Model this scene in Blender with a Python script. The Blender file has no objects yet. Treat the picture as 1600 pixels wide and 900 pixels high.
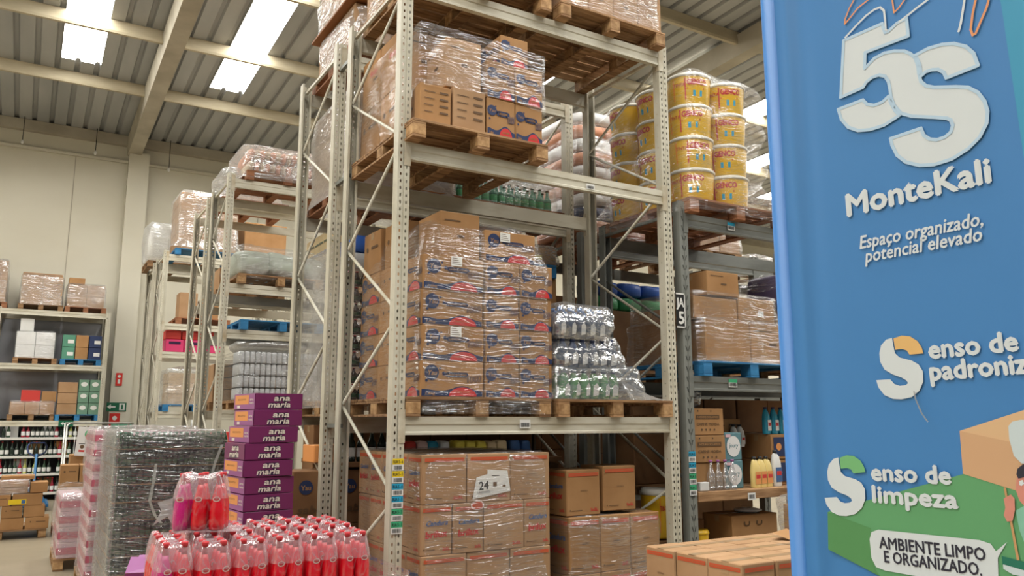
import bpy, math, random
from mathutils import Vector, Matrix, noise
from mathutils.geometry import tessellate_polygon
R = math.radians
SC = bpy.context.scene
COL = SC.collection

# ---------------------------------------------------------------- camera, world, light, exposure
cam_d = bpy.data.cameras.new('camera')
cam = bpy.data.objects.new('camera', cam_d)
COL.objects.link(cam)
cam_d.sensor_width = 36.0
cam_d.lens = 36.0 * 1255.0 / 1600.0
cam_d.clip_start = 0.05
cam_d.clip_end = 300
cam.location = (0, 0, 1.65)
cam.rotation_euler = (R(90 + 9.41), 0, R(-31.0))
SC.camera = cam

SKY_STRENGTH = 0.2        # overcast sky fill; the side behind the camera is left open for it
ROOFLIGHT = 20.0          # daylight through the roof sheets, plus the near strips added for light
w = bpy.data.worlds.new('World')
SC.world = w
w.use_nodes = True
wn = w.node_tree.nodes
wn['Background'].inputs[0].default_value = (0.86, 0.93, 1.0, 1)
wn['Background'].inputs[1].default_value = SKY_STRENGTH

SC.view_settings.view_transform = 'Standard'
SC.view_settings.look = 'None'
SC.view_settings.exposure = -0.10
SC.view_settings.gamma = 1
SC.view_settings.use_curve_mapping = False
cy = SC.cycles
cy.use_denoising = True
cy.max_bounces = 7
cy.diffuse_bounces = 2
cy.glossy_bounces = 3
cy.transmission_bounces = 4
cy.transparent_max_bounces = 24
cy.sample_clamp_indirect = 6
cy.caustics_reflective = False
cy.caustics_refractive = False
cy.blur_glossy = 0.5

# ---------------------------------------------------------------- materials
M = {}

class NT:
    def __init__(s, name):
        m = bpy.data.materials.new(name)
        m.use_nodes = True
        s.m = m
        s.t = m.node_tree
        s.n = s.t.nodes
        s.b = s.n['Principled BSDF']
        s.out = s.n['Material Output']
        M[name] = m
    def new(s, typ, **kw):
        n = s.n.new(typ)
        for k, v in kw.items():
            if k.startswith('i_'):
                n.inputs[int(k[2:])].default_value = v
            else:
                setattr(n, k, v)
        return n
    def link(s, a, b):
        s.t.links.new(a, b)
    def math(s, op, a, b=None, c=None):
        n = s.n.new('ShaderNodeMath')
        n.operation = op
        for i, v in enumerate((a, b, c)):
            if v is None:
                continue
            if isinstance(v, (int, float)):
                n.inputs[i].default_value = v
            else:
                s.link(v, n.inputs[i])
        return n.outputs[0]

def c4(c):
    return (c[0], c[1], c[2], 1)

def plain(name, col, rough=0.5, metal=0.0, spec=0.5, coat=0.0):
    t = NT(name)
    t.b.inputs['Base Color'].default_value = c4(col)
    t.b.inputs['Roughness'].default_value = rough
    t.b.inputs['Metallic'].default_value = metal
    t.b.inputs['Specular IOR Level'].default_value = spec
    t.b.inputs['Coat Weight'].default_value = coat
    return t

def noisy(name, c1, c2, scale=(4, 4, 4), rough=0.6, metal=0.0, bump=0.0, detail=4, lo=0.35, hi=0.7, rnd=0.0, spec=0.4, nscale=1.0):
    """two-tone noise on object coordinates; rnd varies the brightness from object to object"""
    t = NT(name)
    tc = t.new('ShaderNodeTexCoord')
    mp = t.new('ShaderNodeMapping')
    mp.inputs['Scale'].default_value = scale
    t.link(tc.outputs['Object'], mp.inputs['Vector'])
    info = t.new('ShaderNodeObjectInfo')
    add = t.new('ShaderNodeVectorMath', operation='ADD')
    comb = t.new('ShaderNodeCombineXYZ')
    rr = t.math('MULTIPLY', info.outputs['Random'], 37.0)
    t.link(rr, comb.inputs[0]); t.link(rr, comb.inputs[2])
    t.link(mp.outputs[0], add.inputs[0]); t.link(comb.outputs[0], add.inputs[1])
    nz = t.new('ShaderNodeTexNoise')
    nz.inputs['Scale'].default_value = nscale
    nz.inputs['Detail'].default_value = detail
    t.link(add.outputs[0], nz.inputs['Vector'])
    cr = t.new('ShaderNodeValToRGB')
    cr.color_ramp.elements[0].position = lo
    cr.color_ramp.elements[0].color = c4(c1)
    cr.color_ramp.elements[1].position = hi
    cr.color_ramp.elements[1].color = c4(c2)
    t.link(nz.outputs[0], cr.inputs[0])
    col = cr.outputs[0]
    if rnd:
        hs = t.new('ShaderNodeHueSaturation')
        v = t.math('MULTIPLY_ADD', info.outputs['Random'], rnd, 1 - rnd / 2)
        t.link(v, hs.inputs['Value'])
        t.link(col, hs.inputs['Color'])
        col = hs.outputs[0]
    t.link(col, t.b.inputs['Base Color'])
    t.b.inputs['Roughness'].default_value = rough
    t.b.inputs['Metallic'].default_value = metal
    t.b.inputs['Specular IOR Level'].default_value = spec
    if bump:
        bp = t.new('ShaderNodeBump')
        bp.inputs['Strength'].default_value = bump
        bp.inputs['Distance'].default_value = 0.01
        t.link(nz.outputs[0], bp.inputs['Height'])
        t.link(bp.outputs[0], t.b.inputs['Normal'])
    return t

def perforated(name, c1, c2, kind):
    """painted steel with real see-through slots (alpha) punched in rows"""
    t = noisy(name, c1, c2, (6, 6, 2.2), 0.45, 0.0, 0.05, lo=0.2, hi=0.62, rnd=0.08)
    tc = t.new('ShaderNodeTexCoord')
    sx = t.new('ShaderNodeSeparateXYZ'); t.link(tc.outputs['Object'], sx.inputs[0])
    sn = t.new('ShaderNodeSeparateXYZ'); t.link(tc.outputs['Normal'], sn.inputs[0])
    X, Y, Z = sx.outputs
    ax = t.math('ABSOLUTE', X)
    isf = t.math('GREATER_THAN', t.math('ABSOLUTE', sn.outputs[1]), 0.6)
    iss = t.math('GREATER_THAN', t.math('ABSOLUTE', sn.outputs[0]), 0.6)
    if kind == 'slot':
        zz = t.math('ABSOLUTE', t.math('SUBTRACT', t.math('MODULO', Z, 0.05), 0.025))
        dx = t.math('ABSOLUTE', t.math('SUBTRACT', ax, 0.0215))
        e = t.math('ADD', t.math('POWER', t.math('DIVIDE', dx, 0.0062), 3.0), t.math('POWER', t.math('DIVIDE', zz, 0.0112), 3.0))
        h1 = t.math('MULTIPLY', t.math('LESS_THAN', e, 1.0), isf)
        zs = t.math('ABSOLUTE', t.math('SUBTRACT', t.math('MODULO', Z, 0.1), 0.05))
        ds = t.math('ABSOLUTE', t.math('SUBTRACT', Y, 0.042))
        e2 = t.math('ADD', t.math('POWER', t.math('DIVIDE', ds, 0.0045), 2.0), t.math('POWER', t.math('DIVIDE', zs, 0.0055), 2.0))
        h2 = t.math('MULTIPLY', t.math('LESS_THAN', e2, 1.0), iss)
    else:
        zm = t.math('MODULO', Z, 0.085)
        dx = t.math('ABSOLUTE', t.math('SUBTRACT', ax, t.math('MULTIPLY_ADD', zm, 0.33, 0.003)))
        inz = t.math('MULTIPLY', t.math('GREATER_THAN', zm, 0.012), t.math('LESS_THAN', zm, 0.055))
        h1 = t.math('MULTIPLY', t.math('MULTIPLY', t.math('LESS_THAN', dx, 0.0042), inz), isf)
        h2 = t.math('MULTIPLY', h1, 0.0)
    hole = t.math('MAXIMUM', h1, h2)
    tr = t.new('ShaderNodeBsdfTransparent')
    mx = t.new('ShaderNodeMixShader')
    t.link(hole, mx.inputs[0]); t.link(t.b.outputs[0], mx.inputs[1]); t.link(tr.outputs[0], mx.inputs[2])
    t.link(mx.outputs[0], t.out.inputs[0])

def film(name, base, glint, gloss, whit, tint=(0.95, 0.97, 1), sc=(2, 2, 26), bump=0.9, rough=0.13, edge=0.10):
    """stretch film: thin, mostly see-through, with bump wrinkles and highlights painted in as whitish streaks"""
    t = NT(name)
    tc = t.new('ShaderNodeTexCoord')
    nz0 = t.new('ShaderNodeTexNoise'); nz0.inputs['Scale'].default_value = 2.3; nz0.inputs['Detail'].default_value = 2
    t.link(tc.outputs['Object'], nz0.inputs['Vector'])
    mp = t.new('ShaderNodeMapping'); mp.inputs['Scale'].default_value = sc
    mp.inputs['Rotation'].default_value = (R(7), R(9), 0)
    vm = t.new('ShaderNodeVectorMath', operation='MULTIPLY_ADD')
    vm.inputs[1].default_value = (0.10, 0.10, 0.10)
    t.link(nz0.outputs[1], vm.inputs[0]); t.link(tc.outputs['Object'], vm.inputs[2])
    t.link(vm.outputs[0], mp.inputs['Vector'])
    nz = t.new('ShaderNodeTexNoise'); nz.inputs['Scale'].default_value = 1.6; nz.inputs['Detail'].default_value = 3
    t.link(mp.outputs[0], nz.inputs['Vector'])
    nf = t.new('ShaderNodeTexNoise'); nf.inputs['Scale'].default_value = 9.0; nf.inputs['Detail'].default_value = 4
    t.link(vm.outputs[0], nf.inputs['Vector'])
    nr = t.new('ShaderNodeTexNoise'); nr.inputs['Scale'].default_value = 1.0; nr.inputs['Detail'].default_value = 1
    mp2 = t.new('ShaderNodeMapping'); mp2.inputs['Scale'].default_value = (sc[0] * 2.2, sc[1] * 2.2, sc[2] * 1.9)
    mp2.inputs['Rotation'].default_value = (R(-12), R(15), R(4))
    t.link(vm.outputs[0], mp2.inputs['Vector']); t.link(mp2.outputs[0], nr.inputs['Vector'])
    r1_ = t.math('MAXIMUM', t.math('SUBTRACT', 1.0, t.math('MULTIPLY', t.math('ABSOLUTE', t.math('SUBTRACT', nz.outputs[0], 0.5)), 16.0)), 0.0)
    r2_ = t.math('MAXIMUM', t.math('SUBTRACT', 1.0, t.math('MULTIPLY', t.math('ABSOLUTE', t.math('SUBTRACT', nr.outputs[0], 0.47)), 22.0)), 0.0)
    st0 = t.math('POWER', t.math('ABSOLUTE', t.math('MULTIPLY', t.math('SUBTRACT', nz.outputs[0], 0.5), 3.2)), 1.5)
    st = t.math('ADD', st0, t.math('MULTIPLY', t.math('MAXIMUM', r1_, r2_), 0.95))  # whitish lines painted in as wrinkle highlights
    big = t.math('MULTIPLY', t.math('SUBTRACT', nz0.outputs[0], 0.25), 1.7)
    k = t.math('MULTIPLY', t.math('MULTIPLY', st, big), glint)
    lw = t.new('ShaderNodeLayerWeight'); lw.inputs[0].default_value = 0.35
    k = t.math('ADD', t.math('ADD', k, base), t.math('MULTIPLY', lw.outputs['Facing'], edge))
    k = t.math('MINIMUM', t.math('MAXIMUM', k, 0.0), 0.92)
    bp = t.new('ShaderNodeBump'); bp.inputs['Strength'].default_value = bump; bp.inputs['Distance'].default_value = 0.012
    hh = t.math('ADD', t.math('MULTIPLY_ADD', nf.outputs[0], 0.6, nz.outputs[0]), nr.outputs[0])
    t.link(hh, bp.inputs['Height'])
    gl = t.new('ShaderNodeBsdfGlossy'); gl.inputs['Color'].default_value = c4(tint); gl.inputs['Roughness'].default_value = rough
    t.link(bp.outputs[0], gl.inputs['Normal'])
    df = t.new('ShaderNodeBsdfDiffuse'); df.inputs[0].default_value = c4(whit)
    tl = t.new('ShaderNodeBsdfTranslucent'); tl.inputs[0].default_value = c4(whit)
    m0 = t.new('ShaderNodeMixShader'); m0.inputs[0].default_value = 0.4
    t.link(df.outputs[0], m0.inputs[1]); t.link(tl.outputs[0], m0.inputs[2])
    m1 = t.new('ShaderNodeMixShader'); m1.inputs[0].default_value = gloss
    t.link(m0.outputs[0], m1.inputs[1]); t.link(gl.outputs[0], m1.inputs[2])
    tr = t.new('ShaderNodeBsdfTransparent')
    m2 = t.new('ShaderNodeMixShader')
    t.link(k, m2.inputs[0]); t.link(tr.outputs[0], m2.inputs[1]); t.link(m1.outputs[0], m2.inputs[2])
    t.link(m2.outputs[0], t.out.inputs[0])

def emit(name, col, strength):
    t = NT(name)
    e = t.new('ShaderNodeEmission'); e.inputs[0].default_value = c4(col); e.inputs[1].default_value = strength
    t.link(e.outputs[0], t.out.inputs[0])

perforated('white_upright', (0.47, 0.43, 0.32), (0.66, 0.63, 0.52), 'slot')
perforated('grey_upright', (0.16, 0.17, 0.15), (0.24, 0.25, 0.23), 'vee')
noisy('white_steel', (0.42, 0.36, 0.24), (0.66, 0.63, 0.52), (2.5, 9, 9), 0.42, 0, 0.05, lo=0.22, hi=0.55, rnd=0.12)
noisy('cream_steel', (0.42, 0.33, 0.20), (0.66, 0.62, 0.50), (6, 6, 6), 0.5, 0, 0.05, lo=0.3, hi=0.6, rnd=0.1)
noisy('grey_steel', (0.15, 0.155, 0.14), (0.24, 0.25, 0.23), (2.5, 9, 9), 0.4, 0.2, 0.05, lo=0.25, hi=0.6, rnd=0.1)
noisy('zinc', (0.30, 0.30, 0.28), (0.50, 0.50, 0.47), (5, 5, 5), 0.35, 0.5, 0.03)
noisy('wood', (0.19, 0.095, 0.04), (0.50, 0.30, 0.15), (3, 30, 30), 0.75, 0, 0.35, detail=6, rnd=0.45)
noisy('wood_block', (0.28, 0.15, 0.06), (0.56, 0.35, 0.17), (18, 18, 18), 0.75, 0, 0.3, detail=6, rnd=0.35)
noisy('wood_red', (0.24, 0.09, 0.04), (0.42, 0.19, 0.09), (3, 30, 30), 0.7, 0, 0.3, detail=6, rnd=0.3)
noisy('wood_blue', (0.02, 0.13, 0.30), (0.04, 0.24, 0.50), (6, 12, 12), 0.6, 0, 0.2, detail=5, rnd=0.15, lo=0.25)
noisy('cardboard', (0.36, 0.19, 0.078), (0.45, 0.25, 0.11), (3, 3, 3), 0.72, 0, 0.08, rnd=0.22, spec=0.25)
noisy('cardboard_pale', (0.40, 0.235, 0.12), (0.49, 0.305, 0.17), (3, 3, 3), 0.72, 0, 0.08, rnd=0.18, spec=0.25)
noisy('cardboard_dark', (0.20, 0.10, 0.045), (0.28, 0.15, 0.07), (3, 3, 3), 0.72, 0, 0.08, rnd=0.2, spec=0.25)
noisy('cardboard_white', (0.70, 0.70, 0.68), (0.80, 0.80, 0.78), (3, 3, 3), 0.6, 0, 0.03, rnd=0.1)
plain('tape', (0.46, 0.31, 0.17), 0.25, coat=0.3)
plain('seam', (0.13, 0.07, 0.035), 0.8)
noisy('wall_paint', (0.66, 0.62, 0.50), (0.72, 0.685, 0.57), (0.5, 0.5, 0.9), 0.8, 0, 0.05, detail=5, lo=0.25, hi=0.6)
noisy('concrete', (0.40, 0.36, 0.28), (0.56, 0.52, 0.42), (1.6, 1.6, 1.6), 0.7, 0, 0.1, detail=6)
noisy('purlin_paint', (0.44, 0.38, 0.26), (0.60, 0.53, 0.38), (1.2, 5, 5), 0.65, 0, 0.06, detail=6)
noisy('roof_sheet', (0.36, 0.37, 0.37), (0.48, 0.485, 0.475), (1.5, 0.35, 1), 0.5, 0.15, 0.03, detail=4)
noisy('floor_concrete', (0.23, 0.195, 0.135), (0.36, 0.31, 0.225), (0.7, 0.7, 0.7), 0.38, 0, 0.05, detail=8, lo=0.3, hi=0.7)
emit('rooflight_and_fill', (1.0, 0.975, 0.92), ROOFLIGHT)
film('film', 0.012, 0.72, 0.66, (0.86, 0.86, 0.86), sc=(2, 2, 34), bump=1.0)
film('film_dense', 0.20, 0.62, 0.45, (0.80, 0.79, 0.77), sc=(3, 3, 16), bump=1.0)
film('film_hazy', 0.46, 0.35, 0.3, (0.80, 0.79, 0.76), sc=(3, 3, 12), bump=0.8)
film('film_grey', 0.18, 0.85, 0.6, (0.66, 0.68, 0.70), sc=(5, 5, 12), bump=1.0)
film('film_pack', 0.24, 0.6, 0.4, (0.92, 0.80, 0.84), sc=(12, 12, 5), bump=0.8, rough=0.16)
film('film_clear', -0.02, 0.35, 0.8, (0.90, 0.84, 0.86), sc=(9, 9, 4), bump=0.7, rough=0.12)
film('film_mild', 0.10, 0.9, 0.5, (0.80, 0.78, 0.74))
for nm, c, r in (
    ('ink_navy', (0.018, 0.035, 0.11), 0.5), ('ink_red', (0.62, 0.03, 0.03), 0.5), ('ink_band', (0.62, 0.085, 0.03), 0.55),
    ('ink_brown', (0.13, 0.07, 0.03), 0.6), ('ink_black', (0.012, 0.012, 0.014), 0.5), ('ink_blue', (0.05, 0.13, 0.32), 0.5),
    ('paper', (0.80, 0.80, 0.77), 0.5), ('label_yellow', (0.85, 0.62, 0.02), 0.4), ('label_blue', (0.02, 0.38, 0.62), 0.4),
    ('label_green', (0.05, 0.42, 0.20), 0.4), ('purple', (0.19, 0.022, 0.115), 0.35), ('purple_light', (0.34, 0.10, 0.30), 0.4),
    ('ink_plum', (0.035, 0.008, 0.05), 0.4), ('orange_panel', (0.80, 0.33, 0.10), 0.5), ('logo_white', (0.80, 0.74, 0.66), 0.4),
    ('yellow_plastic', (0.86, 0.52, 0.02), 0.3), ('lid_white', (0.80, 0.78, 0.70), 0.35), ('yellow_print', (0.85, 0.30, 0.02), 0.4),
    ('green_box', (0.16, 0.30, 0.21), 0.5), ('red_box', (0.62, 0.05, 0.04), 0.5), ('sign_red', (0.72, 0.04, 0.03), 0.35),
    ('sign_green', (0.01, 0.14, 0.07), 0.35), ('sign_black', (0.012, 0.012, 0.012), 0.4), ('jack_blue', (0.03, 0.16, 0.36), 0.35),
    ('rubber', (0.02, 0.02, 0.02), 0.7), ('crate_pink', (0.66, 0.05, 0.17), 0.4), ('teal_box', (0.12, 0.26, 0.30), 0.5),
    ('pink_pack', (0.76, 0.52, 0.58), 0.35), ('pink_red', (0.60, 0.14, 0.20), 0.35), ('net_grey', (0.36, 0.37, 0.40), 0.7), ('dark_panel', (0.05, 0.05, 0.055), 0.7), ('shelf_white', (0.74, 0.73, 0.68), 0.4),
    ('glass_dark', (0.015, 0.028, 0.02), 0.12), ('glass_green', (0.03, 0.07, 0.035), 0.12), ('wine_red', (0.30, 0.01, 0.03), 0.15),
    ('wine_pale', (0.45, 0.48, 0.12), 0.15), ('cap_green', (0.10, 0.30, 0.20), 0.4), ('cap_red', (0.55, 0.03, 0.04), 0.4),
    ('cola', (0.02, 0.008, 0.006), 0.1), ('can_silver', (0.62, 0.64, 0.66), 0.25), ('cap_blue', (0.02, 0.16, 0.45), 0.35),
    ('deterg_dark', (0.05, 0.07, 0.13), 0.3), ('deterg_green', (0.10, 0.32, 0.10), 0.3), ('deterg_yellow', (0.85, 0.66, 0.25), 0.3),
    ('white_plastic', (0.80, 0.80, 0.78), 0.3), ('aqua', (0.03, 0.32, 0.50), 0.2), ('sack_tan', (0.66, 0.50, 0.34), 0.7),
    ('sack_orange', (0.75, 0.34, 0.20), 0.5), ('sack_silver', (0.48, 0.53, 0.46), 0.35), ('pack_blue', (0.05, 0.16, 0.62), 0.35),
    ('pack_green', (0.08, 0.45, 0.18), 0.35), ('pack_yellow', (0.85, 0.70, 0.10), 0.35), ('pack_cream', (0.74, 0.58, 0.34), 0.5),
    ('bag_violet', (0.10, 0.08, 0.16), 0.35), ('label_white', (0.82, 0.82, 0.82), 0.35), ('label_pale_red', (0.85, 0.62, 0.58), 0.35),
    ('board_brown', (0.32, 0.12, 0.035), 0.6),
):
    plain(nm, c, r)
plain('juice', (0.74, 0.0, 0.012), 0.10, coat=0.6)
plain('juice_pink', (0.62, 0.01, 0.20), 0.10, coat=0.6)
plain('neck_red', (0.55, 0.05, 0.06), 0.2)
for nm in ('juice', 'juice_pink'):
    M[nm].node_tree.nodes['Principled BSDF'].inputs['Subsurface Weight'].default_value = 0.0
for nm, c in (('b_blue', (0.06, 0.235, 0.56)), ('b_edge', (0.035, 0.16, 0.42)), ('b_teal', (0.05, 0.33, 0.55)), ('b_white', (0.70, 0.76, 0.80)), ('b_pale', (0.50, 0.68, 0.86)),
              ('b_orange', (0.80, 0.33, 0.14)), ('b_amber', (0.80, 0.50, 0.19)), ('b_lime', (0.19, 0.50, 0.21)), ('b_green', (0.13, 0.38, 0.17)),
              ('b_dgreen', (0.10, 0.30, 0.11)), ('b_tan', (0.66, 0.40, 0.23)), ('b_tan2', (0.74, 0.49, 0.28)), ('b_ink', (0.03, 0.03, 0.05)),
              ('b_skin', (0.70, 0.28, 0.22)), ('b_mint', (0.25, 0.55, 0.42)), ('b_pole', (0.60, 0.33, 0.15)), ('b_dteal', (0.02, 0.18, 0.12)),
              ('b_paper', (0.62, 0.72, 0.76))):
    plain(nm, c, 0.42, spec=0.35)

# ---------------------------------------------------------------- mesh building
class MB:
    """collects shapes; build() links them as ONE mesh object"""
    def __init__(s):
        s.v = []; s.f = []; s.m = []; s.smooth = []
    def add(s, vs, fs, mi=0, sm=False):
        o = len(s.v)
        s.v += [tuple(v) for v in vs]
        for f in fs:
            s.f.append([o + i for i in f]); s.m.append(mi); s.smooth.append(sm)
        return s
    def box(s, x0, x1, y0, y1, z0, z1, mi=0):
        return s.add([(x0, y0, z0), (x1, y0, z0), (x1, y1, z0), (x0, y1, z0), (x0, y0, z1), (x1, y0, z1), (x1, y1, z1), (x0, y1, z1)],
                     [(0, 3, 2, 1), (4, 5, 6, 7), (0, 1, 5, 4), (1, 2, 6, 5), (2, 3, 7, 6), (3, 0, 4, 7)], mi)
    def bbox(s, x0, x1, y0, y1, z0, z1, b=0.004, mi=0):
        """box with chamfered edges"""
        vs = []; idx = {}
        for sx in (0, 1):
            for sy in (0, 1):
                for sz in (0, 1):
                    c = [(x0, x1)[sx], (y0, y1)[sy], (z0, z1)[sz]]
                    d = [b if q == 0 else -b for q in (sx, sy, sz)]
                    for ax in range(3):
                        p = [c[i] + (0 if i == ax else d[i]) for i in range(3)]
                        idx[(sx, sy, sz, ax)] = len(vs); vs.append(p)
        fs = []
        I = idx
        for ax in range(3):
            o = [i for i in range(3) if i != ax]
            for sd in (0, 1):
                q = []
                for a, b_ in ((0, 0), (1, 0), (1, 1), (0, 1)):
                    k = [0, 0, 0]; k[ax] = sd; k[o[0]] = a; k[o[1]] = b_
                    q.append(I[(*k, ax)])
                fs.append(q)
        for ax in range(3):
            o = [i for i in range(3) if i != ax]
            for a in (0, 1):
                for b_ in (0, 1):
                    q = []
                    for (t, oo) in ((0, o[0]), (1, o[0]), (1, o[1]), (0, o[1])):
                        k = [0, 0, 0]; k[ax] = t; k[o[0]] = a; k[o[1]] = b_
                        q.append(I[(*k, oo)])
                    fs.append(q)
        for sx in (0, 1):
            for sy in (0, 1):
                for sz in (0, 1):
                    fs.append([I[(sx, sy, sz, a)] for a in range(3)])
        return s.add(vs, fs, mi)
    def prism(s, prof, p0, p1, u, v, mi=0):
        """closed outline prof (a, b) in axes u, v swept from p0 to p1"""
        p0, p1, u, v = Vector(p0), Vector(p1), Vector(u), Vector(v)
        n = len(prof)
        vs = [p0 + u * a + v * b for a, b in prof] + [p1 + u * a + v * b for a, b in prof]
        fs = [(i, (i + 1) % n, n + (i + 1) % n, n + i) for i in range(n)]
        tri = tessellate_polygon([[Vector((a, b, 0)) for a, b in prof]])
        fs += [tuple(t) for t in tri] + [tuple(n + i for i in t) for t in tri]
        return s.add(vs, fs, mi)
    def tube(s, p0, p1, r, n=8, mi=0, r1=None):
        p0, p1 = Vector(p0), Vector(p1)
        d = (p1 - p0).normalized()
        a = d.orthogonal().normalized(); b = d.cross(a)
        r1 = r if r1 is None else r1
        vs = [p0 + (a * math.cos(2 * math.pi * i / n) + b * math.sin(2 * math.pi * i / n)) * r for i in range(n)]
        vs += [p1 + (a * math.cos(2 * math.pi * i / n) + b * math.sin(2 * math.pi * i / n)) * r1 for i in range(n)]
        s.add(vs, [(i, (i + 1) % n, n + (i + 1) % n, n + i) for i in range(n)], mi, True)
        o = len(s.v) - 2 * n
        s.f.append([o + i for i in range(n)]); s.m.append(mi); s.smooth.append(False)
        s.f.append([o + n + i for i in range(n)]); s.m.append(mi); s.smooth.append(False)
        return s
    def path(s, pts, r, n=6, mi=0):
        for a, b in zip(pts, pts[1:]):
            s.tube(a, b, r, n, mi)
        return s
    def lathe(s, prof, n=14, mi=0, o=(0, 0, 0)):
        """prof: (radius, z) from bottom to top"""
        vs = []; fs = []
        for r, z in prof:
            for i in range(n):
                a = 2 * math.pi * i / n
                vs.append((o[0] + r * math.cos(a), o[1] + r * math.sin(a), o[2] + z))
        for k in range(len(prof) - 1):
            for i in range(n):
                fs.append((k * n + i, k * n + (i + 1) % n, (k + 1) * n + (i + 1) % n, (k + 1) * n + i))
        s.add(vs, fs, mi, True)
        b = len(s.v) - len(vs)
        s.f.append([b + i for i in range(n)][::-1]); s.m.append(mi); s.smooth.append(False)
        s.f.append([b + (len(prof) - 1) * n + i for i in range(n)]); s.m.append(mi); s.smooth.append(False)
        return s
    def mesh(s, name, mats):
        me = bpy.data.meshes.new(name)
        me.from_pydata(s.v, [], s.f)
        for m in mats:
            me.materials.append(M[m])
        me.polygons.foreach_set('material_index', s.m)
        me.polygons.foreach_set('use_smooth', s.smooth)
        me.update()
        return me
    def build(s, name, mats, parent=None, loc=(0, 0, 0), rot=0.0):
        if isinstance(mats, str):
            mats = [mats]
        return put(name, s.mesh(name, mats), parent, loc, rot)

def put(name, me, parent=None, loc=(0, 0, 0), rot=0.0):
    o = bpy.data.objects.new(name, me)
    COL.objects.link(o)
    o.location = loc
    o.rotation_euler = (0, 0, rot)
    if parent is not None:
        o.parent = parent
    return o

def tag(o, label=None, cat=None, group=None, kind=None):
    if label: o['label'] = label
    if cat: o['category'] = cat
    if group: o['group'] = group
    if kind: o['kind'] = kind
    return o

def thing(name, label, cat, loc=(0, 0, 0), rot=0.0, group=None):
    return tag(put(name, None, None, loc, rot), label, cat, group)

def struct(name, mb, mats):
    return tag(mb.build(name, mats), kind='structure')

ORD = 'first second third fourth fifth sixth seventh eighth ninth tenth eleventh twelfth thirteenth fourteenth fifteenth sixteenth seventeenth eighteenth nineteenth twentieth twenty-first twenty-second twenty-third twenty-fourth'.split()
rng = random.Random(5)

# ---- flat printing: text and shapes on a face
_TXT = {}
def text2d(s, bold=0.0):
    k = (s, bold)
    if k not in _TXT:
        c = bpy.data.curves.new('t', 'FONT')
        c.body = s; c.size = 1.0; c.offset = bold; c.resolution_u = 2
        o = bpy.data.objects.new('t', c)
        me = bpy.data.meshes.new_from_object(o)
        vs = [(v.co.x, v.co.y) for v in me.vertices]
        fs = [tuple(p.vertices) for p in me.polygons]
        bpy.data.objects.remove(o); bpy.data.meshes.remove(me); bpy.data.curves.remove(c)
        x0 = min(v[0] for v in vs); x1 = max(v[0] for v in vs)
        _TXT[k] = ([((x - x0), y) for x, y in vs], fs, x1 - x0)
    return _TXT[k]
CAP = 0.70

class P2:
    def __init__(s):
        s.it = []; s.mats = []
    def mi(s, m):
        if m not in s.mats: s.mats.append(m)
        return s.mats.index(m)
    def poly(s, pts, m, l=1):
        tri = tessellate_polygon([[Vector((a, b, 0)) for a, b in pts]])
        s.it.append((list(pts), [tuple(t) for t in tri], s.mi(m), l)); return s
    def rect(s, u0, u1, v0, v1, m, l=1):
        s.it.append(([(u0, v0), (u1, v0), (u1, v1), (u0, v1)], [(0, 1, 2, 3)], s.mi(m), l)); return s
    def disc(s, u, v, r, m, l=1, rv=None, n=20, a0=0, a1=360):
        rv = rv or r
        pts = [(u + r * math.cos(R(a0 + (a1 - a0) * i / n)), v + rv * math.sin(R(a0 + (a1 - a0) * i / n))) for i in range(n + (a1 - a0 < 360))]
        s.it.append((pts, [tuple(range(len(pts)))], s.mi(m), l)); return s
    def text(s, t, u, v, h, m, l=2, w=None, ang=0.0, shear=0.0, bold=0.02, center=False):
        if not t: return s
        vs, fs, wd = text2d(t, bold if bold > 0.1 else 0.0)
        k = h / CAP
        kx = (w / wd) if w else k
        ca, sa = math.cos(ang), math.sin(ang)
        off = -wd * kx / 2 if center else 0
        out = []
        for x, y in vs:
            a = x * kx + y * k * shear + off; b = y * k
            out.append((u + a * ca - b * sa, v + a * sa + b * ca))
        bb = bold * k if bold <= 0.1 else 0
        for q, (da, db_) in enumerate([(0, 0), (bb, 0), (-bb, 0), (0, bb), (0, -bb)] if bb > 0.0004 else [(0, 0)]):
            s.it.append(([(a + da, b + db_) for a, b in out], fs, s.mi(m), l + 0.17 * q))
        return s
    def line(s, pts, m, l, wd):
        for q_, ((a, b), (c, d)) in enumerate(zip(pts, pts[1:])):
            dx, dy = c - a, d - b
            q = math.hypot(dx, dy) or 1
            nx, ny = -dy / q * wd / 2, dx / q * wd / 2
            ex, ey = dx / q * wd * 0.3, dy / q * wd * 0.3
            s.disc(c, d, wd / 2, m, l + 0.5, n=10)
            s.it.append(([(a + nx - ex, b + ny - ey), (a - nx - ex, b - ny - ey), (c - nx + ex, d - ny + ey), (c + nx + ex, d + ny + ey)], [(0, 1, 2, 3)], s.mi(m), l + 0.25 * (q_ % 2)))
        return s
    def onto(s, mb, O, U, V, eps=0.0006, base=0):
        O, U, V = Vector(O), Vector(U), Vector(V)
        N = U.cross(V).normalized()
        for pts, fs, mi, l in s.it:
            mb.add([O + U * a + V * b + N * (eps * l) for a, b in pts], fs, mi + base)
        return mb
    def mesh(s, name, O, U, V, eps=0.0006):
        return s.onto(MB(), O, U, V, eps).mesh(name, s.mats)

# ---------------------------------------------------------------- the building
def roof_z(y):
    return 8.60 + 0.04 * (21.3 - y)

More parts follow.
